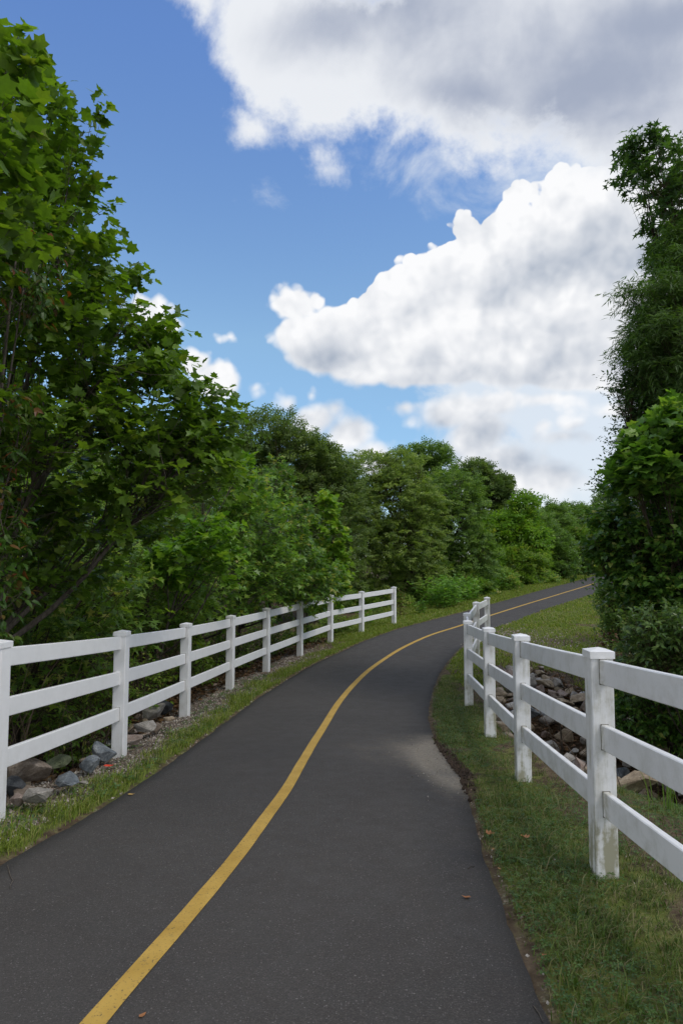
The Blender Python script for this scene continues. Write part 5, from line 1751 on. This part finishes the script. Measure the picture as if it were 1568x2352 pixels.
M_FALL = leaf_material('fallen orange leaf', [(0, (0.34, 0.13, 0.05)), (0.5, (0.42, 0.20, 0.07)), (1, (0.45, 0.33, 0.10))], transl=0.1, back=0.0)
fallen('fallen_leaf', 1083, 2066, 0.052, OVATE, M_FALL, 'curled reddish brown leaf lying on the tarmac on the right', True, 2.9, 0.9, 0.0)
fallen('fallen_leaf', 1117, 1928, 0.06, SYCAMORE, M_FALL, 'orange leaf at the edge where tarmac meets grass', False, 0.4, 0.4, 0.25)
fallen('fallen_leaf', 1211, 1938, 0.06, SYCAMORE, M_FALL, 'orange brown leaf lying in the grass of the right verge', False, 2.0, 0.4, 0.3)
fallen('fallen_leaf', 318, 2342, 0.036, OVATE, M_FALL, 'yellow leaf at the bottom beside the yellow line', True, 1.0, 0.5, 0.98)
fallen('fallen_leaf', 1130, 1964, 0.03, OVATE, M_FALL, 'small orange leaf on the right tarmac edge', False, 1.0, 0.4, 0.45)
fallen('fallen_leaf', 1150, 2010, 0.03, OVATE, M_FALL, 'small yellowish leaf lower on the right tarmac edge', False, 2.0, 0.4, 0.9)
fallen('fallen_leaf', 292, 1827, 0.06, OVATE, M_FALL, 'tan leaf on the tarmac at the left edge near the rocks', True, 0.2, 0.6, 0.8)
fallen('fallen_leaf', 1241, 2212, 0.03, OVATE, M_FALL, 'yellow leaf scrap at the lower right edge of the tarmac', False, 0.2, 0.6, 0.95)
fallen('fallen_leaf', 165, 1898, 0.05, OVATE, M_DEAD, 'dark brown leaf on the grass at the left edge', False, 0.9, 0.6, 0.2)
m_, t_, o_ = new_mat('red litter')
principled(t_, o_, (0.65, 0.05, 0.015), 0.5)
fallen('litter_scrap', 236, 1768, 0.10, OVATE, m_, 'bright red scrap lying among the left rocks', False, 0.2, 0.5)['category'] = 'litter'


def twig_on_path(pts, label, rad=0.003, mat=None):
    W_ = []
    for (px_, py_) in pts:
        d = np.array(px_dir(px_, py_))
        ts = np.linspace(1.5, 30, 6000)
        g = d[2] * ts - path_z(d[0] * ts, d[1] * ts)
        i = np.argmax(g < 0)
        W_.append((d[0] * ts[i], d[1] * ts[i], float(path_z(d[0] * ts[i], d[1] * ts[i])) + rad + 0.001))
    W_ = np.array(W_)
    c = W_[0].copy()
    V, F = tubes([(W_ - c, np.linspace(rad, rad * 0.6, len(W_)))], 5)
    tag(link('twig', mesh_np('twig', V, F, [mat or M_BARK], True), None, tuple(c)), label, 'twig')


twig_on_path([(18, 1990), (22, 2005), (26, 2018), (31, 2024), (25, 2034), (24, 2044)], 'crooked grey twig on the tarmac at the left edge of the view')
twig_on_path([(1074, 1997), (1080, 1992), (1087, 1993), (1090, 1991)], 'tiny dark twig on the tarmac near the right edge', 0.0025, M_BARKD)
twig_on_path([(1224, 2312), (1238, 2332), (1246, 2350)], 'thin straw twig on the lower right edge of the tarmac', 0.0022)
twig_on_path([(328, 1765), (352, 1764), (375, 1763)], 'thin twig reaching from the left grass onto the tarmac', 0.003)
# one more withered spray dangling from the vines over the far path
c_ = at(1352, 1290, 10.1)
pth, Pd, Dd = [], [], []
rv = np.random.default_rng(8)
for k in range(7):
    a = np.array(at(1372 - k * 5, 1262, 10.1))
    b = a + np.array([-0.10 - 0.05 * k * rv.random(), 0.02, -0.35 - 0.18 * rv.random()])
    L = bent(a, b, 6, 0.12, 0, rv)
    pth.append((L - c_, np.full(6, 0.0022)))
    q = rv.random(9) * 0.9 + 0.1
    Pd.append(np.stack([np.interp(q, np.linspace(0, 1, 6), L[:, i]) for i in range(3)], -1) - c_)
    Dd.append(unit(rv.normal(size=(9, 3)) - [0, 0, .6]))
V, F = tubes(pth, 3)
vr = empty('dangling_vine', tuple(c_))
tag(vr, 'thin vine strands dangling from the right hedge over the far path', 'vine')
link('stem', mesh_np('stem', V, F, [M_TWIG], True), vr)
Pd, Dd = np.concatenate(Pd), np.concatenate(Dd)
f_ = link('foliage', leaves_to_mesh('foliage', HEART, Pd, leaf_frames(Dd, unit(np.array([0, 0, 1.0]) + 0.5 * rv.normal(size=Pd.shape))), np.full(len(Pd), 0.06), M_VINE), vr)
f_['kind'] = 'stuff'
